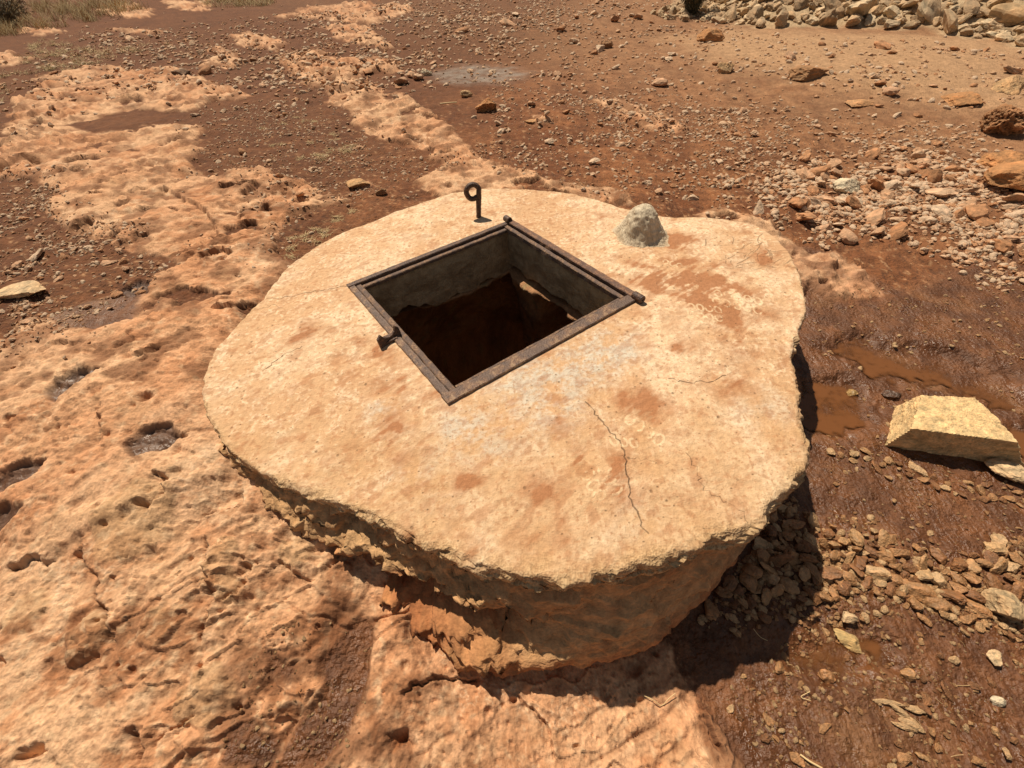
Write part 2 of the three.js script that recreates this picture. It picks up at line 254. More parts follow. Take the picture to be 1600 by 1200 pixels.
// everything the ground is at one spot: height, colour, wetness
function groundAt(x, z, full = true) {
  const dist = Math.hypot(x, z), far = clamp((dist - 2) / 6), wobble = (0.05 + 0.25 * far) * f2(x * 3.1 / (1 + 2 * far), z * 3.1 / (1 + 2 * far), 4) + 0.034 * f2(x * 15, z * 15, 3) + 0.20 * far * f2(x * 3.6, z * 5.5, 3);
  let dr = maxOf(ROCKS, x, z) + wobble * 0.9;
  if (dr > 0 && z < -1.2) dr = Math.min(dr, 0.05 - 0.5 * ss(0.24, 0.44, f2(x * 2.3 + 31, z * 3.7, 4)) * ss(-1.2, -2.2, z) + 0.05 * f2(x * 14, z * 14, 2));
  const ds = maxOf(SOILS, x, z) + wobble * 0.45;
  dr = Math.min(dr, -ds);
  const rock = ss(-0.012, 0.012 + 0.006 * far, dr);
  const dh = maxOf(HOLLOWS, x, z) + 0.012 * n2(x * 22, z * 22), hollow = ss(-0.008, 0.012, dh);
  let wet = ss(-0.09, 0.07, polySdf(WET, x, z) + 0.9 * wobble) * (1 - rock);
  const wp = maxOf(WETPATCH, x, z) + wobble * 0.45; wet = Math.max(wet, ss(-0.03, 0.02, wp) * (1 - 0.6 * rock) * 0.9);
  const pool = maxOf(POOLS, x, z) + 0.05 * n2(x * 8, z * 8) + 0.022 * n2(x * 27, z * 27);
  const a = x * AX + z * AZ, b = -x * AZ + z * AX;
  let h = macro(x, z), c;
  const mi = moundIn(x, z);
  if (mi > -0.5) h += 0.62 * ss(-0.2, 2.2, mi) * Math.min(1.6, 0.4 + mi * 0.4) + 0.1 * ss(-0.1, 0.5, mi);
  const k46 = 1 - ss(1.9, 4.2, dist), k20 = 1 - ss(4, 9, dist), lump = f2(x * 9, z * 9, 3) * mix(0.4, 1, k20), fine = k46 > 0 ? k46 * f2(x * 46, z * 46, 3) : 0, tiny = full && dist < 2.6 ? n2(x * 190, z * 190) : 0, tex8 = f2(x * 8 + 50, z * 12, 3);
  // soil
  let hs = 0.022 * lump + (0.010 + 0.006 * far) * fine + 0.0026 * tiny;
  if (wet > 0) hs = mix(hs, 0.014 * lump + 0.007 * Math.abs(f2(x * 21 + lump, z * 30, 3)) + 0.003 * ridge(x * 9 + 2 * lump, z * 12) * ss(0, 0.3, fine) + 0.0012 * fine, wet * 0.92);
  // bedrock
  let hr = 0, crack = 0, pit = 0, relief = 0, ledge = 0, plate = 0, foot = 0, nodule = 0;
  if (rock > 0) {
    const big0 = n2(x * 1.3 + 70, z * 1.9), rough = 0.55 + 0.45 * ss(-1.1, -0.35, z) * ss(0.3, -0.3, x);
    const wx = 0.35 * f2(a * 1.3 + 5, b * 2.6, 3), w2 = 0.25 * f2(a * 3 + 8, b * 5, 3);
    relief = f2(a * 1.6 + wx, b * 3.4 + wx, far > 0.25 ? 3 : 5);
    const bed = (b * 2.2 + a * 0.35 + 1.3 * wx + 0.9 * w2) * 2.1, fr = bed - Math.floor(bed);
    ledge = ss(0, 0.86, fr) - ss(0.86, 0.97, fr);
    const k1 = 1 - Math.abs(n2(a * 0.9 + 0.8 * w2 + 3, b * 2.1 + wx)) / (0.020 + 0.03 * far), k2 = 1 - Math.abs(n2(a * 3.9 + 11 + w2, b * 1.5)) / 0.022;
    crack = 0.7 * Math.max(0, k1) * ss(0.0, 0.3, n2(a * 1.9, b * 1.9 + 4)) + 0.4 * Math.max(0, k2) * ss(0.1, 0.35, n2(a * 3 + 9, b * 3));
    pit = Math.max(pits(x * 7 + w2, z * 7, 0.22) * ss(-0.1, 0.25, n2(x * 2, z * 2 + 7)), 0.55 * pits(x * 19 + w2, z * 19, 0.16), 0.28 * pits(x * 47, z * 47, 0.3));
    const nod = Math.abs(f2(x * 6 + wx, z * 6, 3));
    // flaking plates: flat treads that break off along short sharp edges
    const pl1 = 5.5 * f2(a * 2.1 + 21 + 0.6 * w2, b * 3.3 + wx, 4) + 40, q1 = pl1 - Math.floor(pl1), pl2 = 5 * f2(a * 6.5 + 3, b * 9.5 + w2, 4) + 40, q2 = pl2 - Math.floor(pl2);
    plate = ss(0.70 - 0.2 * far, 0.98, q1); const plate2 = ss(0.84, 0.98, q2), active = ss(-0.15, 0.2, n2(a * 1.4 + 30, b * 1.9)), active2 = ss(-0.2, 0.15, n2(a * 2.4 + 60, b * 2.9));
    foot = ss(0.80, 0.90, q1) * (1 - ss(0.93, 0.99, q1)) * active + 0.6 * ss(0.7, 0.86, q2) * (1 - ss(0.9, 0.98, q2)) * active2;
    const block = cell2(a * 2.6 + 0.9 * wx + 0.25 * w2, b * 4.0 + 1.2 * wx + 0.3 * f2(a * 9, b * 9, 2)), gap1 = cellGap, bOn = ss(-0.25, 0.15, n2(a * 0.9 + 3, b * 1.2 + 8));
    const chipOff = k20 > 0 ? cell2(a * 9 + 1.5 * w2 + 7, b * 15 + 2 * wx + 0.3 * f2(a * 25, b * 25, 2)) : 0, gap2 = cellGap, cOn = ss(0.0, 0.3, n2(a * 1.7 + 13, b * 2.2));
    const seam = Math.max(0, 1 - gap1 / 0.05) * bOn * ss(0.0, 0.3, n2(a * 2.1 + 40, b * 2.1)); crack = Math.max(crack, 0.7 * seam);
    const v1 = 1 - Math.min(1, Math.abs(n2(a * 1.9 + 1.2 * wx + 5, b * 3.6 + wx + 9)) * 2.4), v2 = 1 - Math.min(1, Math.abs(n2(a * 4.6 + w2 * 2 + 15, b * 8 + wx + 2)) * 2.6), vOn = ss(-0.3, 0.25, n2(a * 1.1 + 90, b * 1.3));
    const crease = (0.012 + 0.030 * far) * v1 * v1 * v1 * vOn + (0.006 + 0.012 * far) * k20 * v2 * v2 * v2 * ss(-0.2, 0.3, n2(a * 1.6 + 33, b * 1.9));
    faults(x, z); crack = Math.max(0.8 * crack, fault.groove);
    hr = 0.012 + fault.step - crease + 0.05 * relief * (0.6 + 0.5 * far) + 0.012 * ledge * (0.5 + 1.6 * far) * ss(-0.2, 0.2, n2(a * 1.1 + 2, b * 1.4)) - 0.022 * crack - 0.036 * pit
      + (0.009 + 0.016 * far) * block * bOn * ss(0, 0.09, gap1) + 0.0022 * chipOff * cOn * k20 * ss(0, 0.35, gap2) + 0.012 * (plate - 0.35 * q1) * active * (1 + 1.6 * far) 
      + rough * (0.020 * nod * mix(0.15, 1, k46) + k20 * k20 * (0.006 * f2(a * 14, b * 22, 3) + 0.003 * ridge(a * 9 + w2, b * 15))) + 0.0034 * k46 * f2(x * 38, z * 38, 3) + 0.0011 * tiny + (0.014 + 0.065 * far * (0.6 + 0.8 * big0)) * ss(0, 0.07 + 0.1 * far, dr);
    for (const q of NODULES) { const dx = (x - q[0]) / q[2], dz = (z - q[1]) / q[2], d = dx * dx + dz * dz + 0.5 * n2(dx * 1.3 + q[0] * 9, dz * 1.3); if (d < 1) { hr += 0.7 * q[3] * Math.sqrt(1 - Math.max(0, d)); nodule = Math.max(nodule, ss(1, 0.8, d)); } }
  }
  h += mix(hs, hr, rock);
  if (hollow > 0) h -= hollow * (0.024 - 0.008 * fine) * 1.0;
  if (pool > -0.04) h -= 0.030 * ss(-0.04, 0.05, pool);
  if (!full) return { h, rock, wet, pool, hollow, dr };
  // colour: soil, gravelly soil, ash, mud, rock
  const big = f2(x * 1.7, z * 1.7, 4), mid = f2(x * 7.3, z * 7.3, 4), speck = k46 > 0 ? k46 * (n2(x * 87, z * 87) * 0.5 + n2(x * 170, z * 170) * 0.5) : 0;
  let soil = mix3([0.168, 0.058, 0.019], [0.275, 0.108, 0.040], ss(-0.25, 0.35, big + 0.6 * mid));
  const dry = ss(0.5, 2.6, x * 0.6 - z * 0.42 - 1.4) * 0.75; soil = mix3(soil, [0.37, 0.205, 0.105], clamp(dry * (0.75 + 0.7 * mid)));
  const pl = polySdf(PALE, x, z); soil = mix3(soil, [0.50, 0.31, 0.17], 0.8 * ss(-0.5, 0.4, pl + wobble * 2)); if (mi > -0.3) soil = mix3(soil, [0.50, 0.37, 0.225], ss(-0.2, 0.1, mi + wobble));
  soil = mix3(soil, [0.125, 0.046, 0.017], 0.72 * ss(0.0, 1.6, -0.9 * x - 0.25 * z - 0.5 + 0.9 * mid));
  const as = polySdf(ASH, x, z); soil = mix3(soil, [0.33, 0.29, 0.25], 0.75 * ss(-0.15, 0.25, as + wobble) * (0.7 + mid));
  const chip = speck + (dist > 2.2 ? ss(2.2, 3, dist) * k20 * 0.62 * n2(x * 27, z * 27) : 0); soil = mix3(soil, [0.50, 0.29, 0.15], 0.75 * ss(0.26, 0.5, chip)); soil = mix3(soil, [0.055, 0.024, 0.012], 0.75 * ss(0.2, 0.55, -chip)); soil = soil.map((q) => q * (1 + 0.7 * fine + 0.35 * tex8));
  let mud = mix3([0.118, 0.043, 0.014], [0.185, 0.071, 0.024], ss(-0.25, 0.3, mid + 0.5 * fine)); mud = mix3(mud, [0.225, 0.105, 0.042], 0.7 * ss(0.1, 0.5, big + 0.5 * mid + 0.3 * speck));
  soil = mix3(soil, mud, wet);
  let rk = mix3([0.575, 0.285, 0.142], [0.655, 0.38, 0.215], ss(-0.3, 0.3, big + 0.5 * mid));
  rk = mix3(rk, [0.71, 0.455, 0.27], 0.6 * ss(0.0, 0.35, f2(x * 0.9 + 3, z * 0.9 + 6, 4) + 0.15));
  rk = mix3(rk, [0.46, 0.19, 0.078], 0.6 * ss(0.04, 0.34, f2(a * 3.3 + 4, b * 5.2, 5)));
  rk = mix3(rk, [0.55, 0.345, 0.19], 0.35 * ss(0.12, 0.4, f2(a * 4.1 + 14, b * 4.4, 4)));
  rk = mix3(rk, [0.70, 0.47, 0.29], 0.5 * ss(0.12, 0.5, f2(x * 16, z * 16, 4)));
  rk = mix3(rk, [0.27, 0.115, 0.05], 0.6 * mix(0.3, 1, k46) * ss(0.2, 0.4, f2(x * 21 + 5, z * 21, 4)));
  rk = mix3(rk, [0.76, 0.56, 0.37], 0.6 * ridge(x * 5.3 + mid, z * 5.3 + 3 + 0.6 * fine) * ss(0.0, 0.35, n2(x * 3.1 + 8, z * 3.1)));
  rk = mix3(rk, [0.49, 0.31, 0.16], 0.5 * nodule);
  if (k46 > 0) rk = mix3(rk, [0.21, 0.088, 0.038], 0.55 * k46 * ss(0.25, 0.6, n2(x * 62 + 3, z * 62) - 0.25 + 0.6 * f2(a * 4 + 77, b * 7, 3)));
  if (dist < 3.5) { // red earth lying on the rock in thin patches, thickest low on the left
    const e = f2(x * 4.2 + 60, z * 4.2, 5) + 0.35 * f2(x * 27, z * 27, 3), low = ss(-0.95, -0.35, z) * ss(0.0, -0.6, x);
    rk = mix3(rk, [0.30, 0.118, 0.045], (0.35 + 0.4 * low) * ss(0.16 - 0.14 * low, 0.34, e));
    rk = mix3(rk, [0.74, 0.52, 0.32], 0.5 * ss(0.22, 0.42, f2(x * 31 + 9, z * 31 + 4, 4) + 0.1 * low));
  }
  rk = rk.map((q) => q * (1 + 0.26 * speck + 0.24 * fine + 0.16 * tex8));
  rk = mix3(rk, [0.20, 0.085, 0.035], 0.75 * clamp(crack) * ss(-0.3, 0.2, mid + 0.2)); // darker red-brown along the cracks
  rk = mix3(rk, [0.19, 0.075, 0.03], 0.75 * ss(0.01, 0.3, f2(x * 6, z * 6, 4) - 0.1 + 0.3 * ss(0.12, 0, dr)) * ss(0.2, 0.02, dr));
  rk = mix3(rk, [0.25, 0.105, 0.045], 0.7 * wet);
  c = mix3(soil, rk, rock);
  c = mix3(c, [0.10, 0.048, 0.028], hollow * 0.92);
  return { h, rock, wet: Math.max(wet, 0.95 * hollow), pool, hollow, dr, c };
}
const H = (x, z) => groundAt(x, z, false).h;

const HC = [-0.083, -1.595]; // middle of the hatch
const OUTLINE = [[157.1, 1.13], [140.2, 1.112], [128.3, 1.077], [119.6, 1.059], [110.1, 1.057], [99.2, 1.111], [90.6, 1.174], [85.5, 1.208], [80.5, 1.229], [70.3, 1.263], [63.6, 1.276], [57.7, 1.315], [54.4, 1.305], [45, 1.307], [38.4, 1.248], [30.6, 1.21], [22.7, 1.2], [11.4, 1.279], [-4.6, 1.383], [-16.8, 1.43], [-24.6, 1.272], [-31.7, 1.109], [-46.5, 1.033], [-60.4, 1.068], [-75, 1.078], [-89.2, 1.087], [-101.5, 1.075], [-115, 1.012], [-128.9, 0.994], [-141.7, 1.025], [-162.1, 1.027], [-173.8, 1.005], [-183.8, 1.049], [-193.9, 1.104]].map(([a, r]) => [((a % 360) + 360) % 360, r]).sort((p, q) => p[0] - q[0]);
const CHIN = [[0, 1.30], [27, 1.22], [38, 1.235], [49, 1.29], [60, 1.325], [69, 1.355], [74, 1.36], [79, 1.35], [84, 1.355], [90, 1.345], [94, 1.325], [99, 1.28], [104, 1.24], [113, 1.16], [130, 1.085], [157, 1.13], [190, 1.06], [230, 0.98], [270, 1.05], [310, 1.02], [335, 1.2], [345, 1.38]];
function polar(list, deg) { // smooth closed curve through (angle, radius)
  deg = ((deg % 360) + 360) % 360; const n = list.length; let i = n - 1;
  for (let k = 0; k < n; k++) if (list[k][0] <= deg) i = k;
  if (deg < list[0][0]) i = n - 1;
  const g = (k) => { const q = list[((k % n) + n) % n], t = Math.floor(k / n); return [q[0] + 360 * t, q[1]]; };
  let base = i; if (deg < list[0][0]) { base = -1; }
  const p0 = g(base - 1), p1 = g(base), p2 = g(base + 1), p3 = g(base + 2), t = (deg - p1[0]) / (p2[0] - p1[0]);
  const m1 = (p2[1] - p0[1]) / (p2[0] - p0[0]) * (p2[0] - p1[0]), m2 = (p3[1] - p1[1]) / (p3[0] - p1[0]) * (p2[0] - p1[0]), t2 = t * t, t3 = t2 * t;
  return (2 * t3 - 3 * t2 + 1) * p1[1] + (t3 - 2 * t2 + t) * m1 + (-2 * t3 + 3 * t2) * p2[1] + (t3 - t2) * m2;
}
const RO = new Float32Array(3601), RC = new Float32Array(3601);
for (let i = 0; i <= 3600; i++) { const t = i / 10, c = Math.cos(t * Math.PI / 180) * 5, s = Math.sin(t * Math.PI / 180) * 5; RO[i] = polar(OUTLINE, t) + 0.010 * f2(c * 1.3, s * 1.3, 3) + 0.007 * f2(c * 3.5, s * 3.5, 3); RC[i] = polar(CHIN, t); }
const at360 = (A, rad) => { let d = rad * 1800 / Math.PI; d = ((d % 3600) + 3600) % 3600; const i = Math.floor(d), f = d - i; return A[i] + (A[i + 1] - A[i]) * f; };
const Ro = (rad) => at360(RO, rad), Rc = (rad) => at360(RC, rad);

const groundMat = new THREE.MeshPhysicalMaterial({ vertexColors: true, roughness: 1, map: scaled(grainTone, 2.3), bumpMap: scaled(grainBump, 5), bumpScale: 0.009 });
{ // one sheet, finer where it lies near, out to 90 m
  const cx = 0, cz = 0.9, thetas = [], rs = [];
  for (let i = 0; i <= 820; i++) thetas.push(-1.20 + 2.40 * i / 820);
  for (let i = 1; i < 40; i++) thetas.push(1.20 + (2 * Math.PI - 2.40) * i / 40);
  const up = 1.5; let r = 0.35; rs.push(0.05, 0.2);
  while (r < 90) { rs.push(r); const d = Math.max(0.05, r - cz), s = (d * d + up * up) / up / 690; r += Math.min(s * (r < 3.2 ? 1.6 : 1.15), 0.03 + r * 0.015); }
  const nt = thetas.length, nr = rs.length, P = new Float32Array(nt * nr * 3), C = new Float32Array(nt * nr * 3), UV = new Float32Array(nt * nr * 2), under = new Uint8Array(nt * nr), hard = new Float32Array(nt * nr);
  for (let i = 0; i < nr; i++) for (let j = 0; j < nt; j++) {
    const x = cx + rs[i] * Math.sin(thetas[j]), z = cz - rs[i] * Math.cos(thetas[j]), k = i * nt + j;
    const dx = x - HC[0], dz = z - HC[1], rr = Math.hypot(dx, dz), ang = Math.atan2(dz, dx), ro = Ro(ang);
    under[k] = rr < ro - 0.30 ? 1 : 0;
    const g = rr < ro - 0.32 ? { h: 0, c: [0.2, 0.1, 0.05] } : groundAt(x, z);
    let h = g.h; if (rr < ro + 0.06) { const lip = ss(ro + 0.06, ro - 0.02, rr); h = mix(h, Math.min(h, 0.318), lip); }
    hard[k] = g.rock ?? 0; P[k * 3] = x; P[k * 3 + 1] = h; P[k * 3 + 2] = z; C.set(g.c, k * 3); UV[k * 2] = x; UV[k * 2 + 1] = z;
  }
  const idx = [], rockIdx = [];
  for (let i = 0; i + 1 < nr; i++) for (let j = 0; j < nt; j++) {
    const a = i * nt + j, b = i * nt + (j + 1) % nt, c = a + nt, d = b + nt;
    if (under[a] || under[b] || under[c] || under[d]) continue;
    (hard[a] + hard[d] > 1 ? rockIdx : idx).push(a, b, c, b, d, c);
  }
  const g = new THREE.BufferGeometry(), soilCount = idx.length; for (const k of rockIdx) idx.push(k);
  g.setAttribute('position', new THREE.BufferAttribute(P, 3)); g.setAttribute('color', new THREE.BufferAttribute(C, 3)); g.setAttribute('uv', new THREE.BufferAttribute(UV, 2)); g.setIndex(idx); g.addGroup(0, soilCount, 0); g.addGroup(soilCount, idx.length - soilCount, 1); g.computeVertexNormals();
  // gloss where the ground is wet: 8 x 8 m map in metres
  const N = 1000, S = 8, X0 = -3.5, Z0 = -6.5;
  const rough = tex(N, N, (i, j) => { const x = X0 + (i + 0.5) / N * S, z = Z0 + (j + 0.5) / N * S; if (z < -4 || x < -3) return 1; const q = groundAt(x, z, false); return 1 - clamp(q.wet + 0.95 * q.hollow) * (0.46 + 0.30 * n2(x * 26, z * 26) + 0.16 * n2(x * 5, z * 5)); }, false, false);
  rough.repeat.set(1 / S, 1 / S); rough.offset.set(-X0 / S, -Z0 / S); groundMat.roughnessMap = rough;
  const bedrockMat = groundMat.clone(); bedrockMat.bumpScale = 0.0045;
  mesh('ground', g, [groundMat, bedrockMat]).userData.kind = 'structure';
  console.log('ground', nt, nr, idx.length / 3);
}
// standing water
const muddyWater = new THREE.MeshPhysicalMaterial({ color: new THREE.Color().setRGB(0.15, 0.060, 0.021), roughness: 0.04, ior: 1.33, bumpMap: scaled(grainBump, 1.5), bumpScale: 0.0006 });
function water(P, y, name, label, mat = muddyWater, grow = 0.09) {
  const nx = 36, g = new THREE.PlaneGeometry(P.x1 - P.x0 + 2 * grow, P.z1 - P.z0 + 2 * grow, nx, nx).rotateX(-Math.PI / 2); g.translate((P.x0 + P.x1) / 2, y, (P.z0 + P.z1) / 2);
  const p = g.attributes.position, idx = [], ok = [];
  for (let i = 0; i < p.count; i++) ok.push(polySdf(P, p.getX(i), p.getZ(i)) > -grow);
  for (let i = 0; i < g.index.count; i += 3) { const [a, b, c] = [g.index.getX(i), g.index.getX(i + 1), g.index.getX(i + 2)]; if (ok[a] && ok[b] && ok[c]) idx.push(a, b, c); }
  const uv = g.attributes.uv; for (let i = 0; i < p.count; i++) uv.setXY(i, p.getX(i), p.getZ(i));
  g.setIndex(idx);
  const n = 160, w = P.x1 - P.x0 + 2 * grow, d = P.z1 - P.z0 + 2 * grow, film = tex(n, n, (i, j) => { const x = P.x0 - grow + (i + 0.5) / n * w, z = P.z0 - grow + (j + 0.5) / n * d; return ss(0.0, 0.017, y - H(x, z) + 0.003 * n2(x * 40, z * 40)); }, false, false);
  film.repeat.set(1 / w, 1 / d); film.offset.set(-(P.x0 - grow) / w, -(P.z0 - grow) / d); mat = mat.clone(); mat.alphaMap = film; mat.transparent = true; // turbid water is clearer where it is shallow
  const m = mesh(name, g, mat); m.userData.kind = 'structure'; m.userData.label = label; return m;
}
function level(P, share) { // water level that floods this share of the outline
  const hs = []; const r = rng(5); let n = 0;
  while (hs.length < 160 && n++ < 4000) { const x = mix(P.x0, P.x1, r()), z = mix(P.z0, P.z1, r()); if (polySdf(P, x, z) > 0.004) hs.push(H(x, z)); }
  hs.sort((a, b) => a - b); return hs[Math.floor(hs.length * share)];
}
water(POOLS[0], level(POOLS[0], 0.85), 'puddle', 'muddy brown puddle between the well slab and the pale stone block');
water(POOLS[1], level(POOLS[1], 0.77), 'puddle', 'shallow muddy puddle below the tip of the slab shadow');
water(POOLS[2], level(POOLS[2], 0.74), 'puddle', 'thin muddy water film behind the pale stone block');
water(POOLS[3], level(POOLS[3], 0.75), 'puddle', 'muddy water at the far end of the pale stone block');

// ---------------------------------------------------------------- the capped well
const concreteSize = 2.7, CX0 = -1.42, CZ0 = -2.96;
const N = 1792;
const pen = document.createElement('canvas'); pen.width = pen.height = N;
const g2 = pen.getContext('2d');
g2.fillStyle = '#000'; g2.fillRect(0, 0, N, N); g2.lineCap = g2.lineJoin = 'round';
const px = (p) => [(p[0] - CX0) / concreteSize * N, (p[1] - CZ0) / concreteSize * N];
{
  const r = rng(77);
  const crackLine = (pts, w0) => { const w = w0 * 0.72; // red channel
    g2.strokeStyle = '#ff0000';
    for (let i = 0; i + 1 < pts.length; i++) {
      const a = px(pts[i]), b = px(pts[i + 1]), n = Math.max(3, Math.round(Math.hypot(a[0] - b[0], a[1] - b[1]) / 9)); let q = a;
      for (let k = 1; k <= n; k++) { const t = k / n, e = k === n ? 0 : 5; const p = [mix(a[0], b[0], t) + (r() - 0.5) * e * 2, mix(a[1], b[1], t) + (r() - 0.5) * e * 2]; g2.lineWidth = w * (0.5 + r()); g2.beginPath(); g2.moveTo(...q); g2.lineTo(...p); g2.stroke(); q = p; }
    }
  };
  crackLine([[0.236, -0.940], [0.266, -0.877], [0.304, -0.798], [0.318, -0.738], [0.307, -0.673], [0.304, -0.601], [0.302, -0.563], [0.325, -0.486]], 2.4);
  crackLine([[-1.064, -1.691], [-0.990, -1.682], [-0.880, -1.698], [-0.699, -1.720]], 1.9);
  crackLine([[-0.914, -1.206], [-0.863, -1.270], [-0.799, -1.321]], 1.7);
  crackLine([[0.531, -1.015], [0.608, -0.984], [0.674, -0.989], [0.727, -1.014]], 1.7);
  crackLine([[0.493, -0.716], [0.506, -0.656], [0.503, -0.595], [0.588, -0.526], [0.587, -0.495]], 0.9);
  crackLine([[0.285, -0.725], [0.374, -0.704], [0.491, -0.664]], 0.5);
  crackLine([[-1.063, -1.607], [-1.018, -1.638], [-0.963, -1.595]], 1.2);
  // scribbled scratches by the corner: green channel
  g2.globalCompositeOperation = 'lighter'; g2.strokeStyle = '#00ff00';
  for (let k = 0; k < 34; k++) { const c = px([1.083, -1.746]), x = c[0] + (r() - 0.5) * 210, y = c[1] + (r() - 0.5) * 150, a = -0.5 + (r() - 0.5) * 1.9, l = 20 + r() * 50; g2.lineWidth = 2 + r() * 2.5; g2.beginPath(); g2.moveTo(x, y); g2.quadraticCurveTo(x + Math.cos(a) * l * 0.5 + (r() - 0.5) * 26, y + Math.sin(a) * l * 0.5 + (r() - 0.5) * 26, x + Math.cos(a) * l, y + Math.sin(a) * l); g2.stroke(); }
  // ring prints left in the red dirt by a wet sole: blue channel
  g2.strokeStyle = '#0000ff';
  const rings = (c, n, dir, rad, rows) => { for (let w = 0; w < rows; w++) for (let k = 0; k < n; k++) { const p = px(c), x = p[0] + Math.cos(dir) * k * rad * 1.7 - Math.sin(dir) * w * rad * 2.6, y = p[1] + Math.sin(dir) * k * rad * 1.7 + Math.cos(dir) * w * rad * 2.6, s = r() * 6; g2.lineWidth = 4 + 2 * r(); g2.beginPath(); g2.ellipse(x, y, rad, rad * 0.62, dir + 1.3, s, s + 3.6 + 2.2 * r()); g2.stroke(); } };
  rings([0.870, -1.473], 5, 0.45, 15, 2); rings([0.733, -1.394], 4, 0.3, 13, 2); rings([0.247, -0.678], 3, 1.3, 13, 2); rings([0.363, -0.855], 4, 0.9, 14, 1); rings([0.295, -0.775], 3, 0.2, 11, 1); rings([0.729, -1.728], 3, 0.6, 12, 1);
}
const PEN = g2.getImageData(0, 0, N, N).data;
const BLOBS = [ // red earth smeared on the concrete: where, radius, strength
  [[0.804, -1.566], 0.20, 0.85], [[0.847, -1.901], 0.09, 0.85], [[0.625, -1.663], 0.13, 0.5], [[0.880, -1.376], 0.16, 0.5], [[1.187, -1.721], 0.12, 0.4], [[0.195, -0.697], 0.055, 0.9], [[0.261, -0.655], 0.09, 0.55], [[-0.535, -1.228], 0.10, 0.75], [[-0.620, -1.328], 0.06, 0.6], [[-0.410, -0.837], 0.09, 0.75],
  [[-0.138, -0.678], 0.05, 0.6], [[-0.237, -0.951], 0.08, 0.35], [[0.852, -1.186], 0.08, 0.6], [[0.529, -1.296], 0.09, 0.5], [[-0.192, -0.444], 0.12, 0.35], [[0.061, -0.563], 0.15, 0.35], [[-0.829, -1.409], 0.10, 0.3], [[0.712, -1.003], 0.12, 0.3], [[-0.355, -1.064], 0.12, 0.4], [[0.402, -0.891], 0.12, 0.45], [[0.587, -1.162], 0.1, 0.35], [[0.139, -0.916], 0.1, 0.3], [[0.497, -2.199], 0.12, 0.3], [[-0.325, -0.486], 0.1, 0.3],
];
const GREYS = [[[0.067, -1.053], 0.17, 0.6], [[0.135, -0.889], 0.13, 0.4], [[-0.141, -0.863], 0.12, 0.7], [[-0.299, -0.723], 0.08, 0.6], [[0.382, -1.184], 0.14, 0.65], [[-0.430, -0.969], 0.08, 0.45], [[0.226, -1.083], 0.12, 0.55], [[0.796, -0.854], 0.12, 0.35], [[-0.218, -0.623], 0.06, 0.35], [[0.306, -0.508], 0.07, 0.35], [[-0.052, -0.781], 0.08, 0.5]];
const spots = (L, x, z) => { let s = 0; for (const [c, r, k] of L) { const d = ((x - c[0]) * (x - c[0]) + (z - c[1]) * (z - c[1])) / (r * r); if (d < 4) s += k * Math.exp(-d * 1.4); } return s; };
const capHeight = new Float32Array(N * N);
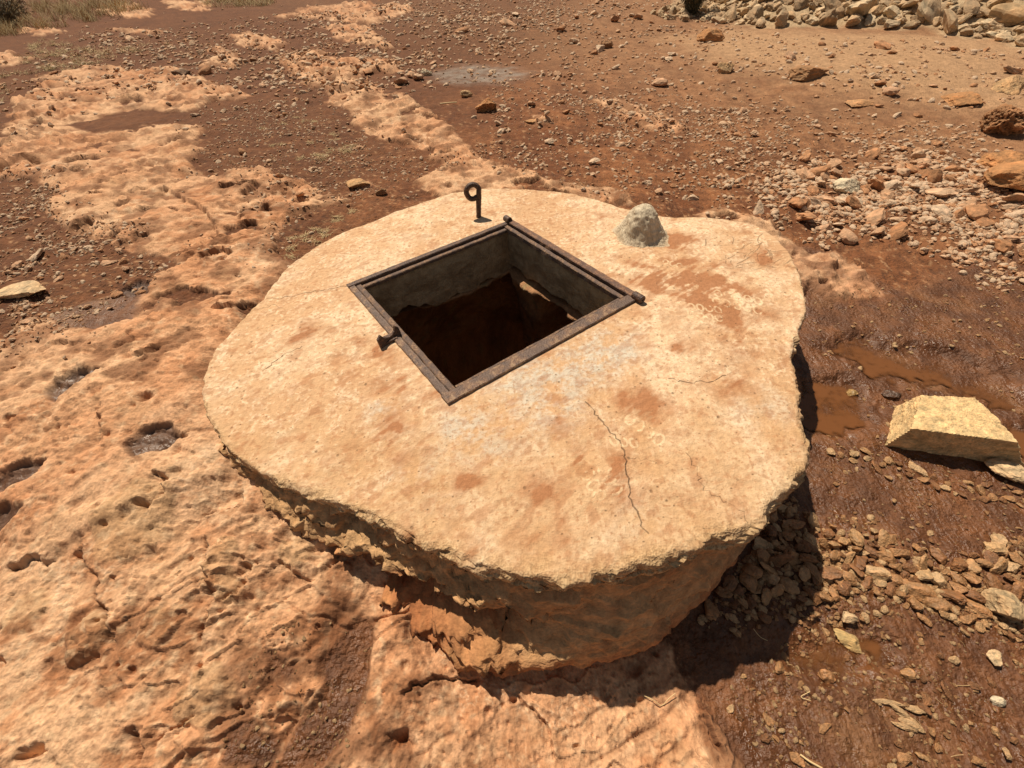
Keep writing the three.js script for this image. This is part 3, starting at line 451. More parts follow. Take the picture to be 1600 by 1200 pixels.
const capTone = tex(N, N, (i, j) => {
  const x = CX0 + (i + 0.5) / N * concreteSize, z = CZ0 + (j + 0.5) / N * concreteSize, o = (j * N + i) * 4;
  const rr = Math.hypot(x - HC[0], z - HC[1]), ang = Math.atan2(z - HC[1], x - HC[0]), e = Ro(ang) - rr;
  if (rr < 0.35 || e < -0.3) { capHeight[j * N + i] = 0.5; return [0.4, 0.3, 0.2]; }
  const big = f2(x * 2.6, z * 2.6, 3), mid = f2(x * 11, z * 11, 4), fine = f2(x * 60, z * 60, 3), tiny = n2(x * 210, z * 210), g = n2(x * 330, z * 330 + 9);
  const brush = f2((x * 0.8 - z * 0.6) * 9, (x * 0.6 + z * 0.8) * 38, 3);
  let c = mix3([0.53, 0.332, 0.184], [0.635, 0.457, 0.292], ss(-0.3, 0.35, big + 0.6 * mid));
  c = mix3(c, [0.69, 0.555, 0.385], 0.6 * ss(0.02, 0.4, mid * 0.7 + fine * 0.9 + 0.2 * big));
  const grey = spots(GREYS, x, z); c = mix3(c, [0.50, 0.455, 0.375], clamp(1.8 * grey * (0.5 + 1.6 * mid + 0.9 * fine + 0.6 * brush), 0, 0.88));
  const front = ss(-1.15, -0.6, z); c = mix3(c, [0.47, 0.275, 0.13], 0.62 * clamp(front * (0.4 + 1.6 * f2(x * 5 + 3, z * 5, 4) + 0.5)));
  const wz = 0.03 * f2(x * 18, z * 18, 3), st = spots(BLOBS, x + wz, z - wz), sn = f2(x * 8 + 4 + 6 * wz, z * 8, 6) + 0.5 * brush, veil = Math.abs(f2(x * 5 + 9 * wz, z * 5 + 21, 4));
  let stain = clamp(2.6 * st * (0.5 + 2.6 * sn)) * 0.92; stain = Math.max(stain, 0.42 * ss(0.12, 0.0, veil) * ss(-0.1, 0.3, mid + brush), 0.55 * ss(0.16, 0.46, f2(x * 13 + 9, z * 13 + 8 * wz, 5) + 0.5 * brush + 0.35 * st));
  stain = Math.max(stain, 0.45 * ss(0.14, 0.38, f2(x * 34 + 2, z * 34, 3))); stain = Math.max(stain, 0.55 * ss(0.2, 0.42, f2(x * 85 + 2, z * 85, 3) + 0.25 * mid));
  c = mix3(c, [0.33, 0.137, 0.056], stain);
  const R = PEN[o] / 255, S = PEN[o + 1] / 255, B = PEN[o + 2] / 255;
  c = mix3(c, [0.72, 0.57, 0.36], B * 0.55 * ss(-0.5, 0.2, fine + mid)); c = mix3(c, [0.17, 0.10, 0.05], S * 0.62 * ss(-0.25, 0.15, mid + fine));
  const edge = ss(0.025 + 0.05 * ss(-0.9, -0.4, z), -0.04, e + 0.05 * mid); // the sandy broken rim
  c = mix3(c, mix3([0.34, 0.21, 0.10], [0.52, 0.37, 0.20], ss(-0.3, 0.3, fine + 0.6 * tiny)), edge * 0.9);
  const pit = pits(x * 55, z * 55, 0.10) * ss(0.3, 0.6, pits(x * 55, z * 55, 0.10)); c = mix3(c, [0.16, 0.085, 0.04], 0.75 * pit);
  const grit = ss(0.35, 0.75, tiny) * 0.16 - ss(0.35, 0.75, g) * 0.20; c = c.map((q) => q * (1 + grit + 0.22 * fine));
  c = mix3(c, [0.15, 0.075, 0.035], R * 0.68);
  capHeight[j * N + i] = 0.62 + 0.16 * mid + 0.22 * fine + 0.05 * tiny + edge * 0.22 * (fine + 0.6 * tiny) - 0.5 * R - 0.20 * S + 0.06 * B - 0.25 * pit;
  return c;
}, true, false);
const capBump = tex(N, N, (i, j) => capHeight[j * N + i], false, false);
const concreteMat = new THREE.MeshPhysicalMaterial({ map: capTone, bumpMap: capBump, bumpScale: 0.009, roughness: 0.92 });
const well = new THREE.Group(); well.name = 'covered_well'; well.position.set(HC[0], 0, HC[1]); scene.add(well);
tag(well, 'pale concrete well slab on a rough rock base with an open square iron hatch', 'well');
const TOP = 0.36;
function sheet(nu, nv, fn, closed = true) { // grid of points fn(u, v) -> [x, y, z, uvx, uvy, r, g, b]
  const cols = closed ? nu + 1 : nu, P = new Float32Array(cols * nv * 3), T = new Float32Array(cols * nv * 2), C = new Float32Array(cols * nv * 3), idx = [];
  for (let j = 0; j < nv; j++) for (let i = 0; i < cols; i++) { const q = fn(closed && i === nu ? 0 : i, j, i), k = j * cols + i; P.set(q.slice(0, 3), k * 3); T[k * 2] = q[3]; T[k * 2 + 1] = q[4]; C.set(q.length > 5 ? q.slice(5, 8) : [1, 1, 1], k * 3); }
  for (let j = 0; j + 1 < nv; j++) for (let i = 0; i + 1 < cols; i++) { const a = j * cols + i, b = a + 1, c = a + cols, d = c + 1; idx.push(a, b, c, b, d, c); }
  const g = new THREE.BufferGeometry(); g.setAttribute('position', new THREE.BufferAttribute(P, 3)); g.setAttribute('uv', new THREE.BufferAttribute(T, 2)); g.setAttribute('color', new THREE.BufferAttribute(C, 3)); g.setIndex(idx); g.computeVertexNormals();
  if (closed) { const n = g.attributes.normal; for (let j = 0; j < nv; j++) { const a = j * cols, b = a + nu; const v = new THREE.Vector3(n.getX(a) + n.getX(b), n.getY(a) + n.getY(b), n.getZ(a) + n.getZ(b)).normalize(); n.setXYZ(a, v.x, v.y, v.z); n.setXYZ(b, v.x, v.y, v.z); } }
  return g;
}
const HATCH = -33.4 * Math.PI / 180, HALF = 0.4525, OPEN = 0.397; // turn of the hatch, half sides of its frame and opening
function square(ang, half) { const t = ang - HATCH, c = Math.abs(Math.cos(t)), s = Math.abs(Math.sin(t)); return half / Math.max(c, s); }
{
  const NT = 860, NTOP = 110, NLIP = 52, lipR = (a) => 0.014 + 0.022 * ss(0.6, 1.3, Math.sin(a) + 0.4 * Math.cos(a)) + 0.008 * n2(Math.cos(a) * 5, Math.sin(a) * 5), thick = (a) => 0.052 + 0.022 * ss(0.6, 1.3, Math.sin(a) + 0.4 * Math.cos(a)) + 0.010 * Math.sin(a * 3) + 0.026 * f2(Math.cos(a) * 6, Math.sin(a) * 6, 2);
  const geo = sheet(NT, NTOP + NLIP, (i, j) => {
    const a = i / NT * 2 * Math.PI, ca = Math.cos(a), sa = Math.sin(a), ro = Ro(a), lr = lipR(a), th = Math.max(thick(a), lr + 0.02), flat = ro - lr;
    let r, y, arc;
    if (j < NTOP) { const t = j / (NTOP - 1), r0 = square(a, HALF - 0.012); r = mix(r0, flat, t); y = TOP; arc = r; }
    else {
      const t = (j - NTOP + 1) / NLIP, q = lr * Math.PI / 2, total = q + (th - lr) + 0.09, s = t * total;
      arc = flat + s;
      if (s < q) { const w = s / lr; r = flat + lr * Math.sin(w); y = TOP - lr * (1 - Math.cos(w)); }
      else if (s < q + th - lr) { r = ro - 0.06 * (s - q); y = TOP - lr - (s - q); }
      else { r = ro - 0.06 * (th - lr) - (s - q - th + lr); y = TOP - th + 0.004; }
    }
    const X = r * ca, Z = r * sa, x = X + HC[0], z = Z + HC[1], e = ro - r;
    const inFrame = 1 - ss(HALF, HALF + 0.08, Math.max(Math.abs(r * Math.cos(a - HATCH)), Math.abs(r * Math.sin(a - HATCH))));
    const calm = 1 - inFrame, roughEdge = ss(-0.035, 0.05, arc - flat);
    y += calm * (0.012 * f2(x * 2.4, z * 2.4, 3) + 0.0045 * f2(x * 14, z * 14, 3)) - 0.010 * ss(0.35, 0.02, e) * calm;
    const bite = roughEdge * (0.008 * f3(x * 22, y * 30, z * 22, 3) + (j < NTOP ? 0.3 : 1) * ss(0, 0.03, arc - flat) * (0.006 * cell3(x * 13, y * 26, z * 13) + 0.004 * cell3(x * 31, y * 50, z * 31)) + 0.003 * n3(x * 90, y * 90, z * 90));
    y += 0.35 * bite; const rb = r + bite;
    return [rb * ca, y, rb * sa, (HC[0] + arc * ca - CX0) / concreteSize, (HC[1] + arc * sa - CZ0) / concreteSize];
  });
  mesh('concrete_cap', geo, concreteMat, well);
}
// the rock that carries it
const rockBump = scaled(grainBump, 4);
const baseMat = new THREE.MeshPhysicalMaterial({ vertexColors: true, roughness: 0.95, map: scaled(grainTone, 2.2), bumpMap: rockBump, bumpScale: 0.005 });
{
  const NT = 900, NV = 120;
  const geo = sheet(NT, NV, (i, j, iu) => {
    const a = i / NT * 2 * Math.PI, ca = Math.cos(a), sa = Math.sin(a), t = j / (NV - 1), ro = Ro(a), rc = Rc(a), y = mix(0.315, -0.2, t);
    const leftFace = ss(1.42, 1.66, a) * ss(2.9, 2.4, a); // broken rock towards the left, smooth plastered face towards the right
    let r = y > 0.04 ? mix(rc, ro - 0.014, ss(0.02, 0.30, y)) : rc - 0.10 * ss(0.045, -0.02, y) - 0.25 * (0.04 - y) * 0.6;
    const skirt = mix(ro - 0.012, ro + 0.062, ss(0.315, 0.205, y)), under = mix(ro - 0.03, Math.max(rc, ro + 0.05), ss(0.19, 0.06, y)); if (y > 0.04) r = mix(r, mix(under, skirt, ss(0.175, 0.20, y + 0.06 * f2(a * 2.2, 3, 4))), leftFace);
    const ax = a * 1.15, X = r * ca, Z = r * sa, wv = 0.05 * f3(X * 6, y * 9, Z * 6, 3);
    const big3 = cell3((X + wv) * 6.5, (y + wv) * 12, (Z + wv) * 6.5), cut = Math.max(0, 1 - cellGap / 0.07), mid3 = cell3((X + wv) * 15, (y + wv) * 27, (Z + wv) * 15), small3 = cell3(X * 38, y * 60, Z * 38), grit = f3(ax * 60, y * 60, 1, 3), lower = ss(0.235, 0.17, y);
    const calmFoot = 0.12 + 0.88 * ss(0.06, 0.15, y); r += calmFoot * mix(0.010, mix(0.012, 0.034, lower), leftFace) * big3 + mix(0.005, mix(0.006, 0.016, lower), leftFace) * mid3 + mix(0.0015, 0.006, leftFace) * small3 + 0.004 * grit + 0.018 * f3(X * 7, y * 7, Z * 7, 3) - 0.014 * cut * leftFace * lower * calmFoot;
    
    const n = f3(X * 4, y * 8, Z * 4, 4), m = f3(X * 13 + 7, y * 20, Z * 13, 4) + 0.12 * big3, sp = n3(X * 90, y * 90, Z * 90);
    let c = mix3([0.60, 0.355, 0.17], [0.52, 0.275, 0.12], ss(-0.2, 0.3, n)); // sandy plaster
    const red = clamp(leftFace * ss(0.21, 0.165, y + 0.05 * n) * ss(1.45, 1.8, a) + 0.75 * ss(0.10, 0.04, y + 0.04 * m)); c = mix3(c, mix3([0.42, 0.165, 0.062], [0.56, 0.27, 0.11], ss(-0.15, 0.3, m)), red);
    c = mix3(c, [0.54, 0.335, 0.165], 0.6 * leftFace * ss(0.2, 0.24, y)); c = mix3(c, [0.33, 0.155, 0.068], 0.5 * ss(0.1, 0.35, m - 0.2 * red)); c = c.map((q) => q * (1 + 0.25 * sp));
    const yy = y + (mix(0.010, 0.022, leftFace) * f3(ax * 5 + 3, y * 9, 11, 4) + 0.008 * leftFace * mid3 * calmFoot) * ss(0.3, 0.22, y);
    return [r * ca, yy, r * sa, ((iu / NT) * 7.4), y - 0.9 * r, ...c];
  });
  tag(mesh('rock_base', geo, baseMat, well), 'rough reddish rock base under the slab');
}
// shaft lining: four concrete walls with broken lower edges
const e1 = [Math.cos(HATCH), Math.sin(HATCH)], e2 = [-Math.sin(HATCH), Math.cos(HATCH)];
const local = (u, v) => [u * e1[0] + v * e2[0], u * e1[1] + v * e2[1]]; // hatch axes to the well's own axes
const liningMat = new THREE.MeshPhysicalMaterial({ vertexColors: true, roughness: 0.95, map: scaled(grainTone, 3), bumpMap: scaled(grainBump, 6), bumpScale: 0.006 });
for (const [side, depth, wav] of [['n', 0.255, 0.05], ['e', 0.20, 0.03], ['s', 0.22, 0.03], ['w', 0.22, 0.03]]) {
  const W = OPEN + 0.012, NU = 150, NVI = 70, faceU = (k) => mix(-W - 0.05, W + 0.05, k / NU);
  const bottom = (u) => depth + wav * 2.2 * f2(u * 5 + depth * 90, 3, 4) - (side === 'n' ? 0.06 * ss(0.05, -0.25, u) : 0);
  const geo = sheet(NU + 1, NVI + 14, (i, j) => {
    const u = faceU(i), t = Math.min(1, j / NVI), y = TOP - 0.012 - bottom(u) * t, back = j > NVI ? (j - NVI) / 13 * 0.16 : 0;
    const off = W + back - 0.010 * f2(u * 9 + 3, y * 12, 4) - 0.004 * f2(u * 40, y * 40, 2) + (j > NVI ? 0.01 * f2(u * 12, back * 30, 2) : 0);
    const p = side === 'n' ? local(u, -off) : side === 's' ? local(-u, off) : side === 'e' ? local(off, u) : local(-off, -u);
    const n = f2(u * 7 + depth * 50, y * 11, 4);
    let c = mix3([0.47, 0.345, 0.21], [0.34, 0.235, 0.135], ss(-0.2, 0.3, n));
    return [p[0], y + 0.012 * (j > NVI ? f2(u * 14, back * 40, 2) : 0), p[1], u, y, ...c];
  }, false);
  mesh('shaft_wall', geo, liningMat, well);
}
// the hollow in the rock below
{
  const NT = 420, NV = 130;
  const geo = sheet(NT, NV, (i, j, iu) => {
    const a = i / NT * 2 * Math.PI, ca = Math.cos(a), sa = Math.sin(a), t = j / (NV - 1);
    let r, y; const sq = square(a, OPEN + 0.03), lx = sq * Math.cos(a - HATCH), lz = sq * Math.sin(a - HATCH);
    const east = ss(0.30, 0.42, lx), ledge = east * ss(-0.46, -0.38, lz) * (0.75 * ss(-0.02, -0.22, lz) + 0.30 * ss(0.46, 0.1, lz));
    if (t < 0.12) { r = mix(sq + 0.16, sq - 0.055 * ledge, t / 0.12); y = 0.115 - 0.015 * t / 0.12 + 0.02 * east; }
    else if (t < 0.5) { const s = (t - 0.12) / 0.38; r = sq - 0.055 * ledge + (0.30 * ss(0.0, 0.16, s) * (1 - 0.8 * ledge) + 0.22 * s); y = 0.10 + 0.02 * east - 0.72 * s; }
    else if (t < 0.8) { const s = (t - 0.5) / 0.3; r = mix(sq + 0.52 - 0.055 * ledge, 1.0, s); y = -0.62 - 2.6 * s; }
    else { const s = (t - 0.8) / 0.2; r = mix(1.0, 0.01, s); y = -3.22 - 0.2 * s; }
    const x = r * ca, z = r * sa, k = t < 0.12 ? 0.35 + 4 * t : 1;
    const d = k * (0.10 * f3(x * 4, y * 4, z * 4, 4) + 0.03 * f3(x * 15, y * 15, z * 15, 3)); r = Math.max(0.01, r + (t < 0.8 ? d : 0)); y += 0.25 * d + (t > 0.8 ? d : 0);
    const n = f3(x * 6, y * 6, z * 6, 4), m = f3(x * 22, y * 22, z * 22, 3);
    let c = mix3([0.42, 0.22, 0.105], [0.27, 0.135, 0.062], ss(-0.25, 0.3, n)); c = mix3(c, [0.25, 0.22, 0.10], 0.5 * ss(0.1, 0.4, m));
    return [r * ca + HC[0], y, r * sa + HC[1], iu / NT * 5, t * 3, ...c];
  });
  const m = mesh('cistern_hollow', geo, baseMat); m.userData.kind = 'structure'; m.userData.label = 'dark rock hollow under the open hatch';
}
// concrete knob and iron eye
{
  const c = [0.680, -1.994], NT = 120, NV = 90, X = c[0] - HC[0], Z = c[1] - HC[1];
  const geo = sheet(NT, NV, (i, j, iu) => {
    const a = i / NT * 2 * Math.PI, t = j / (NV - 1); let r, y;
    r = 0.19 * Math.pow(t, 0.85); y = 0.146 * Math.exp(-Math.pow(r / 0.101, 2.7)) - 0.012 * t * t;
    const x = r * Math.cos(a), z = r * Math.sin(a), d = 0.016 * f3(x * 8 + 3, y * 8, z * 8, 3) + 0.006 * f3(x * 45, y * 45, z * 45, 3);
    r += d * Math.min(1, r * 20); y += d * ss(1, 0.6, t);
    const n = f3(x * 12, y * 12, z * 12, 4), s = ss(0.5, 0.85, t + 0.15 * f3(x * 16, 3, z * 16, 3)), m = f3(x * 50 + 4, y * 50, z * 50, 3);
    let col = mix3([0.60, 0.51, 0.375], [0.73, 0.63, 0.47], ss(-0.2, 0.3, n + m)); col = mix3(col, [0.44, 0.38, 0.28], 0.6 * ss(0.12, 0.4, f3(x * 20 + 9, y * 20, z * 20, 4))); col = mix3(col, [0.665, 0.49, 0.31], s * 0.9);
    return [X + r * Math.cos(a), TOP + y - 0.004, Z + r * Math.sin(a), x + 0.3 * y, z + 0.7 * y, ...col];
  });
  tag(mesh('concrete_knob', geo, new THREE.MeshPhysicalMaterial({ vertexColors: true, roughness: 0.95, map: scaled(grainTone, 4), bumpMap: scaled(grainBump, 8), bumpScale: 0.006 }), well), 'rounded grey concrete knob on the slab');
}
const rust = new THREE.MeshPhysicalMaterial({ map: scaled(rustTone, 2.2), bumpMap: scaled(grainBump, 12), bumpScale: 0.0035, roughness: 0.62, metalness: 0.15 });
const darkRust = new THREE.MeshPhysicalMaterial({ map: scaled(rustTone, 6), color: new THREE.Color().setRGB(0.55, 0.5, 0.5), bumpMap: scaled(grainBump, 12), bumpScale: 0.003, roughness: 0.55, metalness: 0.2 });
const paleRust = new THREE.MeshPhysicalMaterial({ map: scaled(rustTone, 5), color: new THREE.Color().setRGB(1.0, 1.0, 1.0), bumpMap: scaled(grainBump, 14), bumpScale: 0.003, roughness: 0.8, metalness: 0.05 });
const redRust = new THREE.MeshPhysicalMaterial({ map: scaled(rustTone, 3.2), color: new THREE.Color().setRGB(1.0, 0.86, 0.8), bumpMap: scaled(grainBump, 14), bumpScale: 0.003, roughness: 0.75, metalness: 0.05 });
{
  const b = [-0.115, -2.300], X = b[0] - HC[0], Z = b[1] - HC[1], pts = [], lean = (x, y) => new THREE.Vector3(X + x + 0.12 * y, TOP + y, Z - 0.16 * y);
  const cy = 0.128, cx = -0.033, R = 0.032;
  pts.push(lean(0.0, -0.03), lean(0.0, 0.03), lean(-0.001, 0.07), lean(0, 0.10));
  for (let k = 0; k <= 15; k++) { const a = k / 15 * 5.35; pts.push(lean(cx + (R + 0.002 * Math.sin(k)) * Math.cos(a), cy + R * 1.08 * Math.sin(a))); }
  const curve = new THREE.CatmullRomCurve3(pts, false, 'centripetal'), g = new THREE.TubeGeometry(curve, 140, 0.0135, 14);
  const p = g.attributes.position; for (let i = 0; i < p.count; i++) { const x = p.getX(i), y = p.getY(i), z = p.getZ(i); p.setXYZ(i, x + 0.0016 * n3(x * 90, y * 90, z * 90), y, z + 0.0016 * n3(x * 90 + 9, y * 90, z * 90)); }
  g.computeVertexNormals();
  const last = curve.getPointAt(1), cap = new THREE.SphereGeometry(0.0135, 12, 8).translate(last.x, last.y, last.z);
  tag(mesh('iron_eye', mergeGeometries([boxUV(g), boxUV(cap)]), darkRust, well), 'dark iron bar bent into an eye');
}
// hatch frame: flats and angles of rusty iron, in the hatch's own axes
const frame = new THREE.Group(); frame.name = 'hatch_frame'; frame.position.y = TOP; frame.rotation.y = -HATCH; well.add(frame); frame.userData.label = 'rusty square iron hatch frame';
function bar(x0, x1, y0, y1, z0, z1, bevel = 0.003, seg = 40, wear = 0.0016) { // worn bar with chamfered edges along its longer side
  const alongX = x1 - x0 > z1 - z0, L = alongX ? x1 - x0 : z1 - z0, w = alongX ? z1 - z0 : x1 - x0, h = y1 - y0, ring = [];
  for (const [a, b] of [[-1, -1], [1, -1], [1, 1], [-1, 1]]) { const X = a * w / 2, Y = b * h / 2; ring.push(...((a * b > 0) ? [[X, Y - b * bevel], [X - a * bevel, Y]] : [[X - a * bevel, Y], [X, Y - b * bevel]])); }
  const P = [], idx = [], n = ring.length;
  for (let s = 0; s <= seg; s++) for (const [q, y] of ring) {
    const l = -L / 2 + L * s / seg, wq = wear * (n2(l * 30 + q * 40 + x0 * 9, y * 60 + z0 * 5) + 0.6 * n2(l * 90, q * 90)), wy = 0.6 * wear * n2(l * 24 + z0 * 7, q * 30 + x1);
    P.push(alongX ? [(x0 + x1) / 2 + l, (y0 + y1) / 2 + y + wy, (z0 + z1) / 2 + q + wq] : [(x0 + x1) / 2 + q + wq, (y0 + y1) / 2 + y + wy, (z0 + z1) / 2 + l]);
  }
  for (let s = 0; s < seg; s++) for (let k = 0; k < n; k++) { const a = s * n + k, b = s * n + (k + 1) % n; idx.push(a, b, a + n, b, b + n, a + n); }
  for (const s of [0, seg]) { const c = P.length; P.push([0, 1, 2].map((d) => ring.reduce((t, _, k) => t + P[s * n + k][d], 0) / n)); for (let k = 0; k < n; k++) idx.push(c, s * n + k, s * n + (k + 1) % n); }
  const g = new THREE.BufferGeometry(); g.setAttribute('position', new THREE.Float32BufferAttribute(P.flat(), 3)); g.setIndex(idx);
  return toCreasedNormals(boxUV(g), 0.6);
}
{
  const B = HALF, O = OPEN, mid = 0.424;
  // north-west: dark flat, a gap, a lower pale angle
  mesh('frame_bar', bar(-B, B - 0.03, -0.02, 0.010, -B, -B + 0.030), darkRust, frame);
  mesh('rebate_bar', bar(-O - 0.004, O + 0.004, -0.022, -0.004, -O - 0.022, -O), paleRust, frame);
  // south-west
  mesh('frame_bar', bar(-B, -mid, -0.02, 0.009, -B + 0.034, B - 0.022), rust, frame);
  mesh('rebate_bar', bar(-mid + 0.003, -O, -0.020, 0.004, -O - 0.02, O + 0.02), paleRust, frame);
  // south-east
  mesh('frame_bar', bar(-B - 0.004, B + 0.004, -0.02, 0.011, O + 0.009, B), rust, frame);
  mesh('rebate_bar', bar(-O + 0.003, O - 0.003, -0.020, 0.003, O - 0.008, O + 0.006), paleRust, frame);
  // north-east, the hinge side: high reddish strip, groove, inner angle
  mesh('frame_bar', bar(mid + 0.006, B + 0.012, -0.02, 0.016, -B + 0.01, B - 0.028), redRust, frame);
  mesh('rebate_bar', bar(O, mid - 0.004, -0.020, 0.006, -O - 0.02, O + 0.005), paleRust, frame);
  const tube = (len, r) => { const pts = [[0.006, 0], [r * 0.9, 0], [r, 0.003], [r, len - 0.003], [r * 0.9, len], [0.006, len], [0.005, len - 0.012]].map((q) => new THREE.Vector2(...q)); return boxUV(new THREE.LatheGeometry(pts, 22).rotateX(Math.PI / 2)); };
  const k1 = mesh('hinge_knuckle', tube(0.050, 0.0165), darkRust, frame); k1.position.set(B - 0.010, 0.018, B - 0.024);
  const k2 = mesh('hinge_knuckle', tube(0.042, 0.0165), darkRust, frame); k2.position.set(B - 0.012, 0.019, -B - 0.016);
  // hasp: forked plate standing on the south-west bar
  const s = new THREE.Shape([[-0.052, -0.018], [-0.030, -0.026], [0.0, -0.020], [0.034, -0.024], [0.046, -0.016], [0.046, 0.012], [0.036, 0.024], [0.026, 0.008], [0.010, 0.000], [-0.010, 0.002], [-0.026, 0.012], [-0.034, 0.030], [-0.050, 0.020]].map((q) => new THREE.Vector2(...q)));
  const hg = boxUV(new THREE.ExtrudeGeometry(s, { depth: 0.008, bevelEnabled: true, bevelSize: 0.002, bevelThickness: 0.002, bevelSegments: 1 }));
  const h = mesh('hasp', hg, darkRust, frame); h.position.set(-B - 0.010, 0.020, 0.02); h.rotation.set(-0.15, 0.25, 0.1);
  mesh('hasp_tab', bar(-B - 0.030, -B + 0.016, -0.003, 0.013, -0.004, 0.040, 0.002, 6), darkRust, frame);
}

// ---------------------------------------------------------------- stones
function rockGeo(seed, detail, { cuts = 11, flat = 0.62, long = 1.35, noise = 0.06, fine = 0.02, depthMin = 0.55, planes = null, crease = 0.55, pit = 0, tone = 0.3, uvs = 1, freq = 2.2 } = {}) {
  const r = rng(seed), g0 = new THREE.IcosahedronGeometry(1, detail); g0.deleteAttribute('uv'); g0.deleteAttribute('normal');
  const g = mergeVertices(g0, 1e-4), p = g.attributes.position, C = new Float32Array(p.count * 3), L = [];
  for (let k = 0; k < cuts; k++) { const y = r() * 2 - 1, a = r() * 6.283, s = Math.sqrt(1 - y * y); L.push([s * Math.cos(a), y, s * Math.sin(a), depthMin + (1 - depthMin) * r()]); }
  const use = planes ?? L, sx = planes ? 1 : long, sy = planes ? 1 : flat * (0.8 + 0.4 * r()), sz = planes ? 1 : 0.75 + 0.3 * r(), o = seed * 3.7;
  for (let i = 0; i < p.count; i++) {
    const x = p.getX(i), y = p.getY(i), z = p.getZ(i); let d = planes ? 9 : 1.0;
    for (const q of use) { const c = q[0] * x + q[1] * y + q[2] * z; if (c > 1e-4) d = Math.min(d, q[3] / c); }
    const n = f3(x * freq + o, y * freq, z * freq, 3), m = f3(x * freq * 4 + o, y * freq * 4, z * freq * 4, 3), v = pit ? Math.max(0, f3(x * 7 + o, y * 7, z * 7, 2)) : 0;
    d *= 1 + 2 * noise * n + 2 * fine * m - pit * v;
    p.setXYZ(i, x * d * sx, y * d * sy, z * d * sz);
    const t = 1 + tone * (n * 1.2 + m * 1.4) - 0.8 * v; C[i * 3] = t; C[i * 3 + 1] = t * (1 - 0.12 * n - 0.1 * m); C[i * 3 + 2] = t * (1 - 0.2 * n - 0.16 * m);
  }
  g.setAttribute('color', new THREE.BufferAttribute(C, 3));
  const out = toCreasedNormals(g, crease);
  return boxUV(out, uvs);
}
const stoneMat = (r, g, b, rough = 0.95, rep = 0.35, bump = 0.02) => new THREE.MeshPhysicalMaterial({ vertexColors: true, color: new THREE.Color().setRGB(r, g, b), roughness: rough, map: scaled(grainTone, rep), bumpMap: scaled(grainBump, rep * 2), bumpScale: bump });
const R0 = rng(2024);
const pick = (a, r = R0) => a[Math.floor(r() * a.length)];
function place(o, x, z, s, sink, turn, tilt = 0.25, r = R0) {
  o.position.set(x, H(x, z) + s * sink, z); o.scale.setScalar(s); o.rotation.set((r() - 0.5) * 2 * tilt, turn ?? r() * 6.283, (r() - 0.5) * 2 * tilt); return o;
}
// --- stones that stand out
const GOLD = stoneMat(0.82, 0.57, 0.29, 0.9, 3.0, 0.004);
function prism(top, bottom, yT, yB) { // planes of a block from its outlines, about its middle
  const c = [0, 0, 0], n = top.length; for (const q of top) { c[0] += q[0] / n; c[2] += q[1] / n; } c[1] = (yT + yB) / 2;
  const P = [], add = (a, b, d) => { const u = new THREE.Vector3(...a), v = new THREE.Vector3(...b), w = new THREE.Vector3(...d), m = v.clone().sub(u).cross(w.clone().sub(u)).normalize(); let k = m.dot(u.sub(new THREE.Vector3(...c))); if (k < 0) { m.negate(); k = -k; } P.push([m.x, m.y, m.z, k]); };
  for (let i = 0; i < n; i++) { const j = (i + 1) % n; add([top[i][0], yT, top[i][1]], [top[j][0], yT, top[j][1]], [bottom[i][0], yB, bottom[i][1]]); }
  return { c, P };
}
{
  const yT = 0.075, yB = -0.13, top = [[1.630, -1.097], [1.810, -1.059], [1.817, -0.967], [1.805, -0.849], [1.501, -0.948]];
    const bot = [[1.786, -1.149], [1.978, -1.102], [1.982, -0.986], [1.841, -0.845], [1.502, -1.016]];
  const { c, P } = prism(top, bot, yT, yB); P.push([-0.06, 0.995, 0.03, 0.098], [0, -1, 0, 0.11]);
  const b = mesh('stone_block', rockGeo(5, 44, { planes: P, noise: 0.022, fine: 0.014, crease: 0.5, tone: 0.42, freq: 9 }), GOLD); b.position.set(...c);
  tag(b, 'pale yellow squared stone block lying on the wet mud', 'stone block');
}
function bigStone(p, size, label, col, opt0 = {}, name = 'boulder', category = 'boulder') {
  const { detail = 14, sink = 0.2, turn = 0, seed = Math.floor(p[0] * 1000 + p[1] * 77), rough = 0.95, rep = 1.6, lift = 0, bump = 0.01 } = opt0, opt = { cuts: 13, depthMin: 0.42, noise: 0.09, fine: 0.03, crease: 0.42, tone: 0.4, ...opt0 };
  const o = mesh(name, rockGeo(seed, detail, { uvs: size, ...opt }), stoneMat(...col, rough, rep / 1, bump));
  o.position.set(p[0], H(p[0], p[1]) + size * sink + lift, p[1]); o.scale.setScalar(size); o.rotation.y = turn; tag(o, label, category); return o;
}
const ORANGE = [0.50, 0.245, 0.10], TAN = [0.58, 0.36, 0.18], CREAM = [0.68, 0.48, 0.28], BROWN = [0.34, 0.18, 0.085], WHITE = [0.72, 0.60, 0.42];
bigStone([3.421, -2.767], 0.19, 'large smooth brown boulder at the right edge above the gravel', ORANGE, { long: 1.5, flat: 0.55, cuts: 9, noise: 0.09, fine: 0.02, sink: 0.38, turn: 0.15, seed: 31, freq: 1.6, detail: 24 });
bigStone([3.630, -3.124], 0.15, 'low orange slab stone tucked behind the large smooth boulder', ORANGE, { long: 1.5, flat: 0.42, sink: 0.2, turn: 0.1, seed: 37 });
bigStone([4.044, -3.710], 0.155, 'dark pitted boulder with a hollowed orange top', [0.40, 0.20, 0.09], { long: 1.0, flat: 0.75, noise: 0.16, fine: 0.06, pit: 0.5, sink: 0.45, seed: 43, detail: 26, cuts: 9 });
bigStone([4.266, -4.390], 0.20, 'flat orange slab of rock left of the dark pitted boulder', ORANGE, { long: 1.3, flat: 0.28, sink: 0.06, turn: 0.3, seed: 51 });
bigStone([4.845, -4.641], 0.20, 'upper tilted slab of rock by the right edge', TAN, { long: 1.4, flat: 0.34, sink: 0.12, turn: 0.5, seed: 57 });
